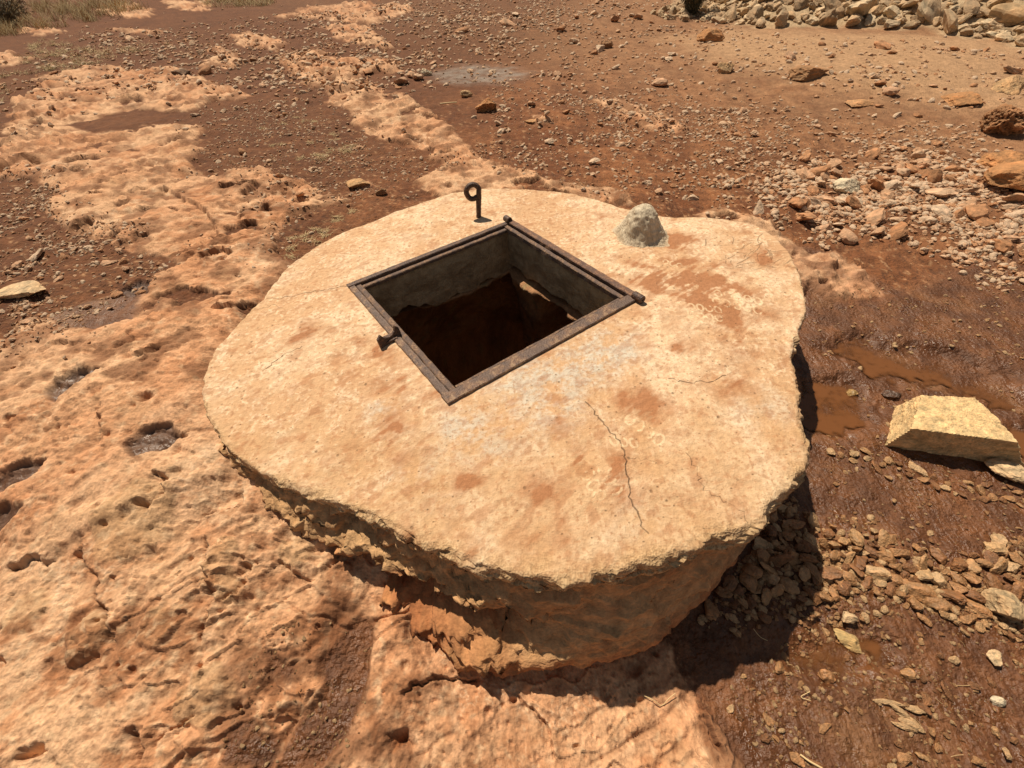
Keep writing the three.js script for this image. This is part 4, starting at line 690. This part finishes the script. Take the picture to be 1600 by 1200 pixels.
bigStone([3.296, -5.274], 0.17, 'low wedge shaped rock lying alone on the dry soil', [0.42, 0.22, 0.10], { long: 1.6, flat: 0.4, sink: 0.16, turn: 0.25, seed: 63 });
bigStone([2.594, -5.746], 0.095, 'squarish tan stone on the soil below the rubble pile', TAN, { long: 1.1, flat: 0.7, sink: 0.4, seed: 67 }, 'stone', 'stone');
bigStone([2.963, -7.305], 0.17, 'orange stone nearest the shrub in front of the rubble', ORANGE, { long: 1.3, flat: 0.55, sink: 0.2, seed: 71 }, 'stone', 'stone');
bigStone([-0.037, -4.647], 0.10, 'round knobbly orange stone behind the iron eye', ORANGE, { long: 1.15, flat: 0.8, noise: 0.14, fine: 0.07, sink: 0.42, seed: 79, detail: 20 }, 'stone', 'stone');
bigStone([-0.269, -5.178], 0.062, 'small tan stone just behind the knobbly orange stone', TAN, { long: 1.3, flat: 0.6, sink: 0.3, seed: 83 }, 'stone', 'stone');
bigStone([2.352, -2.904], 0.075, 'whitish rounded stone at the edge of the gravel', WHITE, { long: 1.15, flat: 0.7, cuts: 6, sink: 0.4, seed: 89 }, 'stone', 'stone');
bigStone([1.446, -0.358], 0.052, 'large rounded grey tan stone among the wet stones', [0.52, 0.36, 0.20], { long: 1.0, flat: 0.85, cuts: 7, noise: 0.08, sink: 0.55, seed: 97, detail: 22, turn: 1.3 }, 'stone', 'stone');
bigStone([1.826, -0.798], 0.050, 'pale oblong stone touching the front corner of the block', CREAM, { long: 1.5, flat: 0.5, cuts: 8, sink: 0.4, seed: 101, turn: -0.6, detail: 18 }, 'stone', 'stone');
bigStone([1.515, -1.256], 0.026, 'wet ochre stone at the far edge of the puddle', [0.42, 0.26, 0.10], { long: 1.3, flat: 0.6, sink: 0.3, seed: 103, rough: 0.35, turn: -0.3 }, 'stone', 'stone');
bigStone([1.668, -1.214], 0.034, 'dark wet flat stone behind the left end of the block', [0.10, 0.055, 0.035], { long: 1.5, flat: 0.35, sink: 0.2, seed: 107, rough: 0.4 }, 'stone', 'stone');
bigStone([0.991, -0.362], 0.026, 'pale wedge stone standing in the front puddle', CREAM, { long: 1.1, flat: 0.9, sink: 0.5, seed: 109, turn: 0.7 }, 'stone', 'stone');
bigStone([0.967, -0.307], 0.030, 'long ochre stone lying in the front puddle', [0.55, 0.37, 0.16], { long: 1.9, flat: 0.5, sink: 0.35, seed: 113, turn: -0.5 }, 'stone', 'stone');
bigStone([1.562, -0.535], 0.030, 'tan angular stone on the mud between the two stone drifts', TAN, { long: 1.2, flat: 0.5, sink: 0.35, seed: 127 }, 'stone', 'stone');
bigStone([1.336, -0.236], 0.024, 'cream angular stone right of the front puddle', CREAM, { long: 1.2, flat: 0.7, sink: 0.35, seed: 131 }, 'stone', 'stone');
bigStone([1.272, -0.135], 0.015, 'whitish oval pebble alone on the mud near the bottom', WHITE, { long: 1.5, flat: 0.6, cuts: 5, sink: 0.4, seed: 137 }, 'pebble', 'pebble');
bigStone([0.846, -0.219], 0.022, 'orange angular stone on the near edge of the front puddle', [0.40, 0.2, 0.085], { long: 1.1, flat: 0.6, sink: 0.35, seed: 139, rough: 0.5 }, 'stone', 'stone');
bigStone([1.075, -0.208], 0.022, 'three sided orange stone right of the front puddle', [0.46, 0.24, 0.10], { long: 1.2, flat: 0.5, sink: 0.3, seed: 149, rough: 0.6 }, 'stone', 'stone');
bigStone([-2.403, -1.993], 0.10, 'flat pale stone on the soil at the left edge', CREAM, { long: 1.4, flat: 0.26, sink: 0.15, seed: 151, turn: 0.2 }, 'stone', 'stone');
bigStone([-0.767, -2.942], 0.036, 'dark grey pebble on the soil behind the slab', BROWN, { long: 1.1, flat: 0.7, sink: 0.4, seed: 157 }, 'pebble', 'pebble');
bigStone([-0.949, -3.104], 0.085, 'flat rounded pale stone behind the left rear of the slab', [0.58, 0.34, 0.16], { long: 1.1, flat: 0.3, sink: 0.15, seed: 159, cuts: 6 }, 'stone', 'stone');
bigStone([3.329, -4.450], 0.12, 'small flat orange outcrop stone on the dry soil', [0.56, 0.30, 0.14], { long: 1.3, flat: 0.24, sink: 0.08, seed: 163 }, 'stone', 'stone');
bigStone([0.357, -4.219], 0.07, 'flat orange stone on the dark soil right of the knobbly one', [0.56, 0.31, 0.14], { long: 1.4, flat: 0.3, sink: 0.12, seed: 167 }, 'stone', 'stone');
bigStone([1.608, -7.361], 0.085, 'rounded brown stone alone on the soil at the top', [0.40, 0.22, 0.11], { long: 1.1, flat: 0.8, sink: 0.4, seed: 173 }, 'stone', 'stone');
bigStone([-4.095, -7.267], 0.12, 'dark rock lying on the bedrock at upper left', [0.20, 0.11, 0.06], { long: 1.3, flat: 0.5, sink: 0.2, seed: 181 }, 'stone', 'stone');
bigStone([-0.757, -6.337], 0.07, 'whitish stone beside the ash patch', WHITE, { long: 1.2, flat: 0.6, sink: 0.3, seed: 191 }, 'stone', 'stone');

// --- many stones of one kind: a few shapes and tones shared by all of them
function family(seed0, count, detail, opt) { return [...Array(count).keys()].map((k) => rockGeo(seed0 + k * 13, detail, { ...opt, long: (opt.long ?? 1.3) * (0.8 + 0.06 * k % 0.5), uvs: 0.05 })); }
const small = { cuts: 13, flat: 0.52, noise: 0.11, fine: 0.035, depthMin: 0.4, crease: 0.42, tone: 0.45 };
const NEAR = family(400, 16, 5, small), MIDS = family(700, 12, 3, small), PILE = family(900, 14, 4, { ...small, noise: 0.12, depthMin: 0.36, cuts: 13, flat: 0.62, crease: 0.35 });
const tones = (list, rough) => list.map((c) => stoneMat(...c, rough, 3, 0.004));
const DRY = tones([[0.60, 0.35, 0.20], [0.66, 0.43, 0.27], [0.54, 0.27, 0.13], [0.70, 0.50, 0.34], [0.44, 0.215, 0.10], [0.62, 0.37, 0.22]], 0.95);
const DAMP = tones([[0.40, 0.205, 0.085], [0.50, 0.285, 0.13], [0.30, 0.135, 0.052], [0.58, 0.37, 0.19], [0.24, 0.105, 0.04], [0.44, 0.225, 0.095]], 0.6);
const GREYISH = tones([[0.58, 0.40, 0.235], [0.50, 0.35, 0.21], [0.66, 0.50, 0.32], [0.42, 0.285, 0.165], [0.56, 0.37, 0.20]], 0.95);
function inPoly(P, r, soft = 0) { for (let k = 0; k < 400; k++) { const x = mix(P.x0 - soft, P.x1 + soft, r()), z = mix(P.z0 - soft, P.z1 + soft, r()), d = polySdf(P, x, z); if (soft ? r() < ss(-soft, soft, d + soft * 1.2 * f2(x * 4, z * 4, 2)) : d > 0) return [x, z]; } return [P.pts[0][0], P.pts[0][1]]; }
const underSlab = (x, z, m = 0.02) => Math.hypot(x - HC[0], z - HC[1]) < Math.max(Ro(Math.atan2(z - HC[1], x - HC[0])), Rc(Math.atan2(z - HC[1], x - HC[0]))) + m;
const KEEP = []; // spots already taken
const free = (x, z, s) => !KEEP.some((q) => (q[0] - x) * (q[0] - x) + (q[1] - z) * (q[1] - z) < (q[2] + s) * (q[2] + s));
for (const o of scene.children) if (o.userData.category && o !== well) KEEP.push([o.position.x, o.position.z, o.name === 'stone_block' ? 0.2 : o.scale.x * 0.9]);
const TONE = new Map();
[['tan', 'cream', 'orange', 'pale cream', 'brown', 'light tan'], ['orange brown', 'tan', 'dark brown', 'cream', 'blackish', 'orange'], ['tan', 'grey', 'pale', 'dark grey', 'sandy']].forEach((w, i) => [DRY, DAMP, GREYISH][i].forEach((m, k) => TONE.set(m, w[k])));
function describe(list, mats, place0, noun) { // tell alike stones apart by size, tone and their place in the patch
  const n = list.length, bySize = [...list].sort((a, b) => b.userData.size - a.userData.size), rank = new Map(bySize.map((o, i) => [o, i]));
  const side = (o) => o.position.x / Math.max(0.4, -o.position.z + 0.6), deep = (o) => o.position.z;
  const us = list.map(side).sort((a, b) => a - b), vs = list.map(deep).sort((a, b) => a - b), q = (a, v) => a.findIndex((k) => k >= v) / n;
  for (const o of list) {
    const k = rank.get(o) / n, size = k < 0.12 ? 'largest' : k < 0.4 ? 'mid sized' : 'small', u = q(us, side(o)), v = q(vs, deep(o));
    const across = u < 0.25 ? 'left end' : u < 0.5 ? 'left middle' : u < 0.75 ? 'right middle' : 'right end', depth = v < 0.34 ? 'far side' : v < 0.67 ? 'middle' : 'near side';
    o.userData.label = (size === 'largest' ? 'larger ' : size + ' ') + TONE.get(o.material) + ' ' + noun + ' ' + place0 + ', ' + depth + ', ' + across; delete o.userData.size;
  }
}
function scatter({ P, n, min, max, pow = 2, shapes, mats, name, label, category = 'stone', group, seed, gap = 0.8, sink = 0.3, tilt = 0.35, stack = 0, soft = 0, words }) {
  const r = rng(seed), P0 = poly(P), mine = []; let made = 0;
  const sizes = [...Array(n)].map(() => min + (max - min) * Math.pow(r(), pow)).sort((a, b) => b - a);
  for (const s of sizes) {
    for (let k = 0; k < 30; k++) {
      const [x, z] = inPoly(P0, r, soft); if (underSlab(x, z) || !free(x, z, s * gap)) continue;
      const o = mesh(name, pick(shapes, r), pick(mats, r)); place(o, x, z, s, sink, undefined, tilt, r); if (stack) o.position.y += stack * r();
      tag(o, label, category, group); o.userData.size = s; KEEP.push([x, z, s * gap]); made++; mine.push(o); break;
    }
  }
  describe(mine, mats, label, category === 'rock' ? 'rock' : 'stone');
  return made;
}
const clump = (x, z) => ss(-0.28, 0.34, f2(x * 1.3 + 9, z * 1.3, 3) + 0.5 * n2(x * 5, z * 5));
function dust({ P, n, min, max, shapes, mats, name, label, seed, sink = 0.14, soft = 0 }) { // too small and too many to count
  const r = rng(seed), P0 = poly(P), per = Math.ceil(n / 4);
  const root = new THREE.Group(); root.name = numbered(name); root.userData.kind = 'stuff'; root.userData.label = label; scene.add(root);
  for (let v = 0; v < 4; v++) {
    const im = new THREE.InstancedMesh(shapes[v], mats[v % mats.length], per); im.name = name === 'straw_bits' ? 'straws' : 'pebbles'; im.castShadow = im.receiveShadow = true; im.userData.kind = 'stuff';
    const m = new THREE.Matrix4(), q = new THREE.Quaternion(), e = new THREE.Euler(); let k = 0, tries = 0;
    while (k < per && tries++ < per * 12) {
      const [x, z] = inPoly(P0, r, soft); if (underSlab(x, z) || r() > 0.12 + clump(x, z)) continue;
      const s = min + (max - min) * Math.pow(r(), 2.2); e.set((r() - 0.5), r() * 6.28, (r() - 0.5)); q.setFromEuler(e);
      m.compose(new THREE.Vector3(x, H(x, z) + s * sink, z), q, new THREE.Vector3(s, s * (0.7 + 0.6 * r()), s)); im.setMatrixAt(k++, m);
    }
    im.count = k; root.add(im);
  }
}
const GRAVEL = [[1.759, -3.012], [2.112, -3.250], [2.499, -3.345], [3.145, -3.440], [3.347, -3.187], [3.466, -2.780], [3.416, -2.437], [3.033, -1.953], [2.578, -2.200], [2.430, -2.458], [2.041, -2.545], [1.708, -2.740]];
const HEAP = [[0.932, -0.720], [1.059, -0.650], [1.166, -0.602], [1.386, -0.494], [1.660, -0.523], [1.710, -0.436], [1.566, -0.266], [1.408, -0.303], [1.296, -0.363], [1.165, -0.408], [1.060, -0.474], [0.943, -0.433], [0.729, -0.390], [0.557, -0.419], [0.654, -0.511]];
const ROWS = [[1.261, -1.005], [1.441, -0.919], [1.609, -0.837], [1.854, -0.752], [1.914, -0.664], [1.811, -0.648], [1.601, -0.729], [1.430, -0.824], [1.252, -0.939]];
const FRONT = [[0.518, -0.202], [0.774, -0.316], [1.011, -0.390], [1.290, -0.354], [1.553, -0.251], [1.330, 0.006], [0.571, -0.034]];
const MUD = [[1.261, -1.005], [1.977, -0.735], [1.744, -0.474], [1.392, -0.501], [1.098, -0.659]];
const MIDR = [[0.152, -5.355], [1.492, -5.088], [2.699, -4.259], [3.823, -3.830], [3.958, -3.140], [3.130, -3.417], [2.112, -3.250], [1.342, -2.783], [0.528, -3.016], [-0.069, -3.616]];
const TOPR = [[-2.031, -16.283], [2.879, -12.889], [3.482, -11.060], [3.656, -7.430], [5.980, -5.609], [4.050, -3.245], [2.699, -4.259], [0.833, -5.020], [-0.189, -6.097]];
const MIDL = [[-2.856, -5.007], [-2.070, -5.960], [-0.916, -4.040], [-0.258, -3.373], [-0.889, -2.795], [-1.231, -2.157], [-1.364, -2.765], [-2.147, -3.484]];
const SOILL = [[-3.812, -3.572], [-3.361, -3.481], [-2.635, -2.687], [-1.804, -2.215], [-1.751, -1.868], [-1.859, -1.638], [-2.407, -1.717]];
const TOPL = [[-8.305, -11.804], [-3.368, -8.582], [-1.177, -8.502], [-1.199, -11.011], [1.542, -9.710], [-0.917, -5.992], [-2.224, -5.145], [-4.103, -7.570]];
scatter({ P: GRAVEL, n: 300, min: 0.014, max: 0.075, pow: 3.6, shapes: MIDS, mats: DRY, name: 'gravel_stone', label: 'in the dry gravel drift', group: 'stones of the dry gravel drift', seed: 1, gap: 0.5, stack: 0.008, tilt: 0.7, soft: 0.22, sink: 0.18 });
scatter({ P: HEAP, n: 300, min: 0.007, max: 0.036, pow: 2.0, shapes: NEAR, mats: DAMP, name: 'wet_stone', label: 'in the damp stone drift', group: 'stones of the wet drift', seed: 2, gap: 0.56, stack: 0.008, sink: 0.25, tilt: 0.6, soft: 0.05 });
scatter({ P: ROWS, n: 44, min: 0.010, max: 0.024, pow: 1.3, shapes: NEAR, mats: DAMP, name: 'row_stone', label: 'in the loose line before the block', group: 'stones lined up in front of the block', seed: 3, gap: 0.8 });
scatter({ P: FRONT, n: 90, min: 0.006, max: 0.017, pow: 1.8, shapes: NEAR, mats: DAMP, name: 'mud_stone', label: 'in the mud by the front puddle', group: 'stones in the near mud', seed: 4, gap: 1.0 });
scatter({ P: MUD, n: 36, min: 0.006, max: 0.014, shapes: NEAR, mats: DAMP, name: 'mud_stone', label: 'on the mud between the drifts', group: 'stones on the mud between the drifts', seed: 5, gap: 1.2 });
scatter({ P: MIDR, n: 110, min: 0.016, max: 0.045, pow: 2.4, shapes: MIDS, mats: DRY, name: 'loose_stone', label: 'on the soil behind the knob', group: 'stones on the soil behind the slab', seed: 6, gap: 1.0 });
scatter({ P: TOPR, n: 110, min: 0.03, max: 0.09, pow: 2.6, shapes: MIDS, mats: DRY, name: 'loose_stone', label: 'on the soil below the rubble', group: 'stones below the rubble pile', seed: 7, gap: 1.0 });
scatter({ P: MIDL, n: 50, min: 0.012, max: 0.035, pow: 2.2, shapes: MIDS, mats: DRY, name: 'loose_stone', label: 'in the soil hollow behind the eye', group: 'stones in the soil hollow', seed: 8, gap: 1.0 });
scatter({ P: SOILL, n: 46, min: 0.012, max: 0.036, pow: 2, shapes: MIDS, mats: DRY, name: 'loose_stone', label: 'on the left edge soil', group: 'stones on the left soil', seed: 9, gap: 1.0 });
scatter({ P: TOPL, n: 60, min: 0.03, max: 0.1, pow: 2.6, shapes: MIDS, mats: DRY, name: 'loose_stone', label: 'between the far outcrops', group: 'stones between the far outcrops', seed: 10, gap: 1.0 });
// flaky chips lying together on the mud
for (const [k, p] of [[0.988, -0.132], [1.002, -0.114], [1.009, -0.097], [0.979, -0.096], [1.038, -0.129], [0.976, -0.147]].entries()) { const o = mesh('stone_flake', NEAR[k + 2], DAMP[3]); place(o, p[0], p[1], 0.022, 0.3, -0.7 + 0.1 * k, 0.1); o.scale.set(0.026, 0.012, 0.011); tag(o, ['top left', 'upper middle', 'right end', 'lower middle', 'top right', 'outermost left'][k] + ' thin pale flake in the bunch near the bottom right', 'stone', 'bunch of stone flakes'); }
// rubble pile
{
  const r = rng(55); let n = 0, tries = 0; const spotsHeld = [], pile = [];
  const cand = [];
  while (cand.length < 1500 && tries++ < 60000) { const x = 2.2 + r() * 7.5, z = -10.8 + r() * 6.2, d = moundIn(x, z); if (d > -0.05 && d < 2.3 && (x < 2.5 + (-z - 4.5) * 2.2)) cand.push([x, z, d]); }
  for (const [x, z, d] of cand) {
    if (n >= 295) break;
    const s = (0.075 + 0.13 * Math.pow(r(), 1.6)) * (x < 3.6 ? 0.6 : 1);
    if (spotsHeld.some((q) => Math.hypot(q[0] - x, q[1] - z) < (q[2] + s) * 0.74)) continue;
    spotsHeld.push([x, z, s]); const o = mesh('rubble_rock', pick(PILE, r), pick(GREYISH, r)); place(o, x, z, s, 0.35, undefined, 0.6, r);
    tag(o, 'rock', 'rock', 'rocks of the rubble pile'); o.userData.size = s; pile.push(o); n++;
  }
  describe(pile, GREYISH, 'in the rubble pile', 'rock');
  console.log('rubble', n);
}
const RUB = [[2.895, -9.043], [3.970, -8.151], [5.612, -7.195], [6.321, -5.835], [8.5, -6.0], [8, -9.5], [4, -11], [2.8, -9.5]];
dust({ P: RUB, n: 1500, min: 0.04, max: 0.12, shapes: PILE, mats: GREYISH, name: 'rubble_stones', label: 'small stones filling the rubble pile', seed: 61 });
dust({ P: GRAVEL, n: 7500, min: 0.005, max: 0.028, shapes: MIDS, mats: DRY, name: 'gravel', label: 'fine gravel of the dry drift', seed: 62, soft: 0.3 });
dust({ P: MIDR, n: 6000, min: 0.004, max: 0.02, shapes: MIDS, mats: DRY, name: 'gravel', label: 'fine gravel on the soil behind the slab', seed: 63, soft: 0.3 });
dust({ P: TOPR, n: 6500, min: 0.005, max: 0.034, shapes: MIDS, mats: DRY, name: 'gravel', label: 'fine gravel on the dry soil', seed: 64, soft: 0.7 });
dust({ P: [...TOPL], n: 4000, min: 0.008, max: 0.04, shapes: MIDS, mats: DRY, name: 'gravel', label: 'fine gravel between the far outcrops', seed: 65, soft: 0.7 });
dust({ P: [[-7.773, -8.737], [-5.891, -11.636], [-1.426, -13.506], [-0.767, -5.945], [-2.453, -6.035], [-4.005, -7.351], [-4.740, -4.750]], n: 3600, min: 0.008, max: 0.045, shapes: MIDS, mats: DRY, name: 'gravel', label: 'scattered grit on the far left soil', seed: 75, soft: 1 });
dust({ P: MIDL, n: 4200, min: 0.003, max: 0.014, shapes: MIDS, mats: DRY, name: 'gravel', label: 'fine gravel in the soil hollow', seed: 66, soft: 0.3 });
dust({ P: SOILL, n: 2600, min: 0.004, max: 0.016, shapes: MIDS, mats: DRY, name: 'gravel', label: 'fine gravel on the left soil', seed: 67, soft: 0.3 });
dust({ P: HEAP, n: 2200, min: 0.003, max: 0.016, shapes: MIDS, mats: DAMP, name: 'gravel', label: 'fine wet gravel of the drift', seed: 68, soft: 0.1 });
dust({ P: FRONT, n: 900, min: 0.0022, max: 0.008, shapes: MIDS, mats: DAMP, name: 'gravel', label: 'fine gravel in the near mud', seed: 69 });
dust({ P: [[1.608, -1.865], [3.012, -2.012], [2.109, -0.887], [1.261, -1.005]], n: 600, min: 0.003, max: 0.012, shapes: MIDS, mats: DAMP, name: 'gravel', label: 'fine gravel in the far mud', seed: 70 });
dust({ P: [[-0.707, -0.391], [-0.421, -0.421], [-0.441, -0.083], [-0.774, -0.099]], n: 260, min: 0.002, max: 0.007, shapes: MIDS, mats: DAMP, name: 'gravel', label: 'grit in the soil pockets of the bedrock', seed: 71 });
dust({ P: MUD, n: 350, min: 0.002, max: 0.007, shapes: MIDS, mats: DAMP, name: 'gravel', label: 'grit on the mud between the drifts', seed: 72 });

// ---------------------------------------------------------------- plants and straw
const straws = [0, 1, 2, 3].map((k) => new THREE.TubeGeometry(new THREE.QuadraticBezierCurve3(new THREE.Vector3(-0.5, 0, 0), new THREE.Vector3(0, 0.02, 0.06 + 0.07 * k), new THREE.Vector3(0.5, 0.01, 0)), 6, 0.018, 5)), strawTone = [new THREE.MeshPhysicalMaterial({ color: new THREE.Color().setRGB(0.60, 0.43, 0.22), roughness: 0.85 })];
for (const [P, n, a, b, seed] of [[FRONT, 50, 0.012, 0.035, 81], [MUD, 24, 0.012, 0.03, 82], [MIDR, 120, 0.02, 0.06, 83], [MIDL, 160, 0.02, 0.06, 84], [SOILL, 60, 0.02, 0.05, 85]]) dust({ P, n, min: a, max: b, shapes: straws, mats: strawTone, name: 'straw_bits', label: 'bits of dry straw on the ground', seed, sink: 0.04, soft: 0.1 });
const strawMat = new THREE.MeshPhysicalMaterial({ color: new THREE.Color().setRGB(0.62, 0.46, 0.24), roughness: 0.8 });
const bladeMat = [[0.40, 0.30, 0.15], [0.50, 0.38, 0.20], [0.30, 0.22, 0.11]].map((c) => new THREE.MeshPhysicalMaterial({ color: new THREE.Color().setRGB(...c), roughness: 0.9, side: THREE.DoubleSide }));
function twig(pts, rad, label, name = 'dry_straw', category = 'straw', group) {
  const v = pts.map(([p, up]) => new THREE.Vector3(p[0], H(p[0], p[1]) + up, p[1])), g = new THREE.TubeGeometry(new THREE.CatmullRomCurve3(v), 24, rad, 6);
  return tag(mesh(name, g, strawMat), label, category, group);
}
twig([[[0.306, -0.199], 0.012], [[0.327, -0.189], 0.01], [[0.349, -0.176], 0.006], [[0.371, -0.189], 0.012], [[0.393, -0.200], 0.014]], 0.0011, 'bent straw on the bedrock at the edge of the slab shadow');
twig([[[0.768, -0.184], 0.010], [[0.741, -0.174], 0.006], [[0.761, -0.164], 0.010]], 0.0010, 'folded straw on the mud below the front puddle');
twig([[[0.677, -0.054], 0.010], [[0.693, -0.040], 0.008], [[0.716, -0.026], 0.008], [[0.728, -0.018], 0.01]], 0.0026, 'thorny pale twig at the bottom edge', 'dry_twig', 'twig');
twig([[[0.680, -0.348], 0.012], [[0.693, -0.327], 0.010], [[0.712, -0.316], 0.009]], 0.0009, 'curved straw in the slab shadow');
twig([[[-0.498, -4.918], 0.02], [[-0.399, -4.910], 0.02], [[-0.337, -4.915], 0.02]], 0.006, 'short stick on the soil behind the bedrock ridge', 'dry_stick', 'stick');
{
  const blade = new THREE.PlaneGeometry(0.006, 1, 1, 4); const bp = blade.attributes.position; for (let i = 0; i < bp.count; i++) { const t = bp.getY(i) + 0.5; bp.setXYZ(i, bp.getX(i) * (1 - 0.85 * t), t, 0.35 * t * t); } blade.computeVertexNormals();
  const grass = (name, label, P, n, hMin, hMax, seed, lie) => {
    const r = rng(seed), P0 = poly(P), root = new THREE.Group(); root.name = numbered(name); root.userData.kind = 'stuff'; root.userData.label = label; scene.add(root);
    const tufts = [...Array(Math.ceil(n / 40))].map(() => inPoly(P0, r));
    bladeMat.forEach((mt) => {
      const im = new THREE.InstancedMesh(blade, mt, Math.ceil(n / 3)); im.name = 'grass_blades'; im.castShadow = im.receiveShadow = true; im.userData.kind = 'stuff'; const m = new THREE.Matrix4(), q = new THREE.Quaternion();
      for (let k = 0; k < im.count; k++) { const t = pick(tufts, r), sp = (hMin + hMax) * 0.6, x = t[0] + (r() + r() - 1) * sp, z = t[1] + (r() + r() - 1) * sp, s = mix(hMin, hMax, r()); q.setFromEuler(new THREE.Euler(lie + (r() - 0.5) * 0.7, r() * 6.28, (r() - 0.5) * 0.8, 'YXZ')); m.compose(new THREE.Vector3(x, H(x, z) + 0.002, z), q, new THREE.Vector3(s * 6 + 0.25, s, s)); im.setMatrixAt(k, m); }
      root.add(im);
    });
  };
  grass('dry_grass', 'dry straw coloured grass at the upper left', [[-9.587, -10.939], [-18.090, -21.868], [-11.971, -19.543], [-8.733, -15.340], [-9.000, -13.359], [-9.435, -12.304]], 6500, 0.08, 0.30, 201, 0.4);
  grass('dry_grass', 'sparse dry grass in the soil at the far left', [[-5.249, -5.303], [-6.863, -7.763], [-5.810, -7.930], [-5.190, -10.056], [-6.265, -9.217], [-8.701, -11.245]], 3000, 0.04, 0.12, 202, 0.9);
  grass('dry_grass', 'thin dry grass lying in the soil hollow', [[-2.233, -4.497], [-1.836, -4.884], [-1.150, -4.158], [-1.147, -3.630], [-1.741, -3.679]], 900, 0.015, 0.05, 203, 1.2);
  grass('dry_grass', 'thin dry grass along the left rear of the slab', [[-1.250, -2.311], [-1.035, -2.727], [-0.880, -2.748], [-0.972, -2.453], [-1.123, -2.080]], 500, 0.015, 0.045, 204, 1.2);
  grass('dry_grass', 'dry grass at the top behind the outcrops', [[-9.077, -18.653], [-6.223, -17.262], [-5.076, -14.775], [-6.867, -14.852]], 2500, 0.08, 0.2, 205, 0.5);
}
function shrub(c, rad, hgt, col, label, seed, n) {
  const root = new THREE.Group(); root.name = numbered('shrub'); root.position.set(c[0], H(...c), c[1]); scene.add(root); tag(root, label, 'shrub');
  const r = rng(seed), stems = [], P = [], idx = [], C = [];
  for (let k = 0; k < 26; k++) {
    const a = r() * 6.283, l = rad * (0.4 + 0.6 * r()), h = hgt * (0.5 + 0.5 * r()), tip = new THREE.Vector3(Math.cos(a) * l, h, Math.sin(a) * l);
    stems.push(new THREE.TubeGeometry(new THREE.QuadraticBezierCurve3(new THREE.Vector3(Math.cos(a) * 0.02, 0, Math.sin(a) * 0.02), new THREE.Vector3(tip.x * 0.25, h * 0.6, tip.z * 0.25), tip), 6, 0.006, 4));
    for (let q = 0; q < n / 26; q++) {
      const t = 0.25 + 0.8 * r(), o = new THREE.Vector3(tip.x * t * t, h * t, tip.z * t * t).add(new THREE.Vector3(r() - 0.5, r() - 0.5, r() - 0.5).multiplyScalar(rad * 0.42)); o.y = Math.max(0.01, o.y);
      const d = new THREE.Vector3(r() - 0.5, r() * 0.9, r() - 0.5).normalize().multiplyScalar(0.03 + 0.03 * r()), w = new THREE.Vector3(r() - 0.5, r() - 0.5, r() - 0.5).cross(d).normalize().multiplyScalar(0.008), s = P.length / 3, b = 0.7 + 0.6 * r();
      for (const v of [o.clone().sub(d), o.clone().add(w), o.clone().add(d), o.clone().sub(w)]) { P.push(v.x, v.y, v.z); C.push(col[0] * b, col[1] * b, col[2] * b); } idx.push(s, s + 1, s + 2, s, s + 2, s + 3);
    }
  }
  mesh('stems', mergeGeometries(stems), strawMat, root);
  const g = new THREE.BufferGeometry(); g.setAttribute('position', new THREE.Float32BufferAttribute(P, 3)); g.setAttribute('color', new THREE.Float32BufferAttribute(C, 3)); g.setIndex(idx); g.computeVertexNormals();
  const f = mesh('foliage', g, new THREE.MeshPhysicalMaterial({ vertexColors: true, roughness: 0.9, side: THREE.DoubleSide }), root); f.userData.kind = 'stuff';
}
shrub([3.401, -9.309], 0.36, 0.5, [0.10, 0.085, 0.045], 'dark green shrub at the foot of the rubble pile', 301, 4200);
shrub([-11.098, -13.690], 0.55, 0.5, [0.13, 0.10, 0.055], 'dark dry bush at the upper left corner', 302, 4200);
shrub([-7.790, -18.223], 0.35, 0.3, [0.13, 0.10, 0.055], 'low dark bush at the top edge', 303, 2200);

scene.traverse((o) => { if (o.isMesh) o.castShadow = o.receiveShadow = true; });
renderer.render(scene, camera);
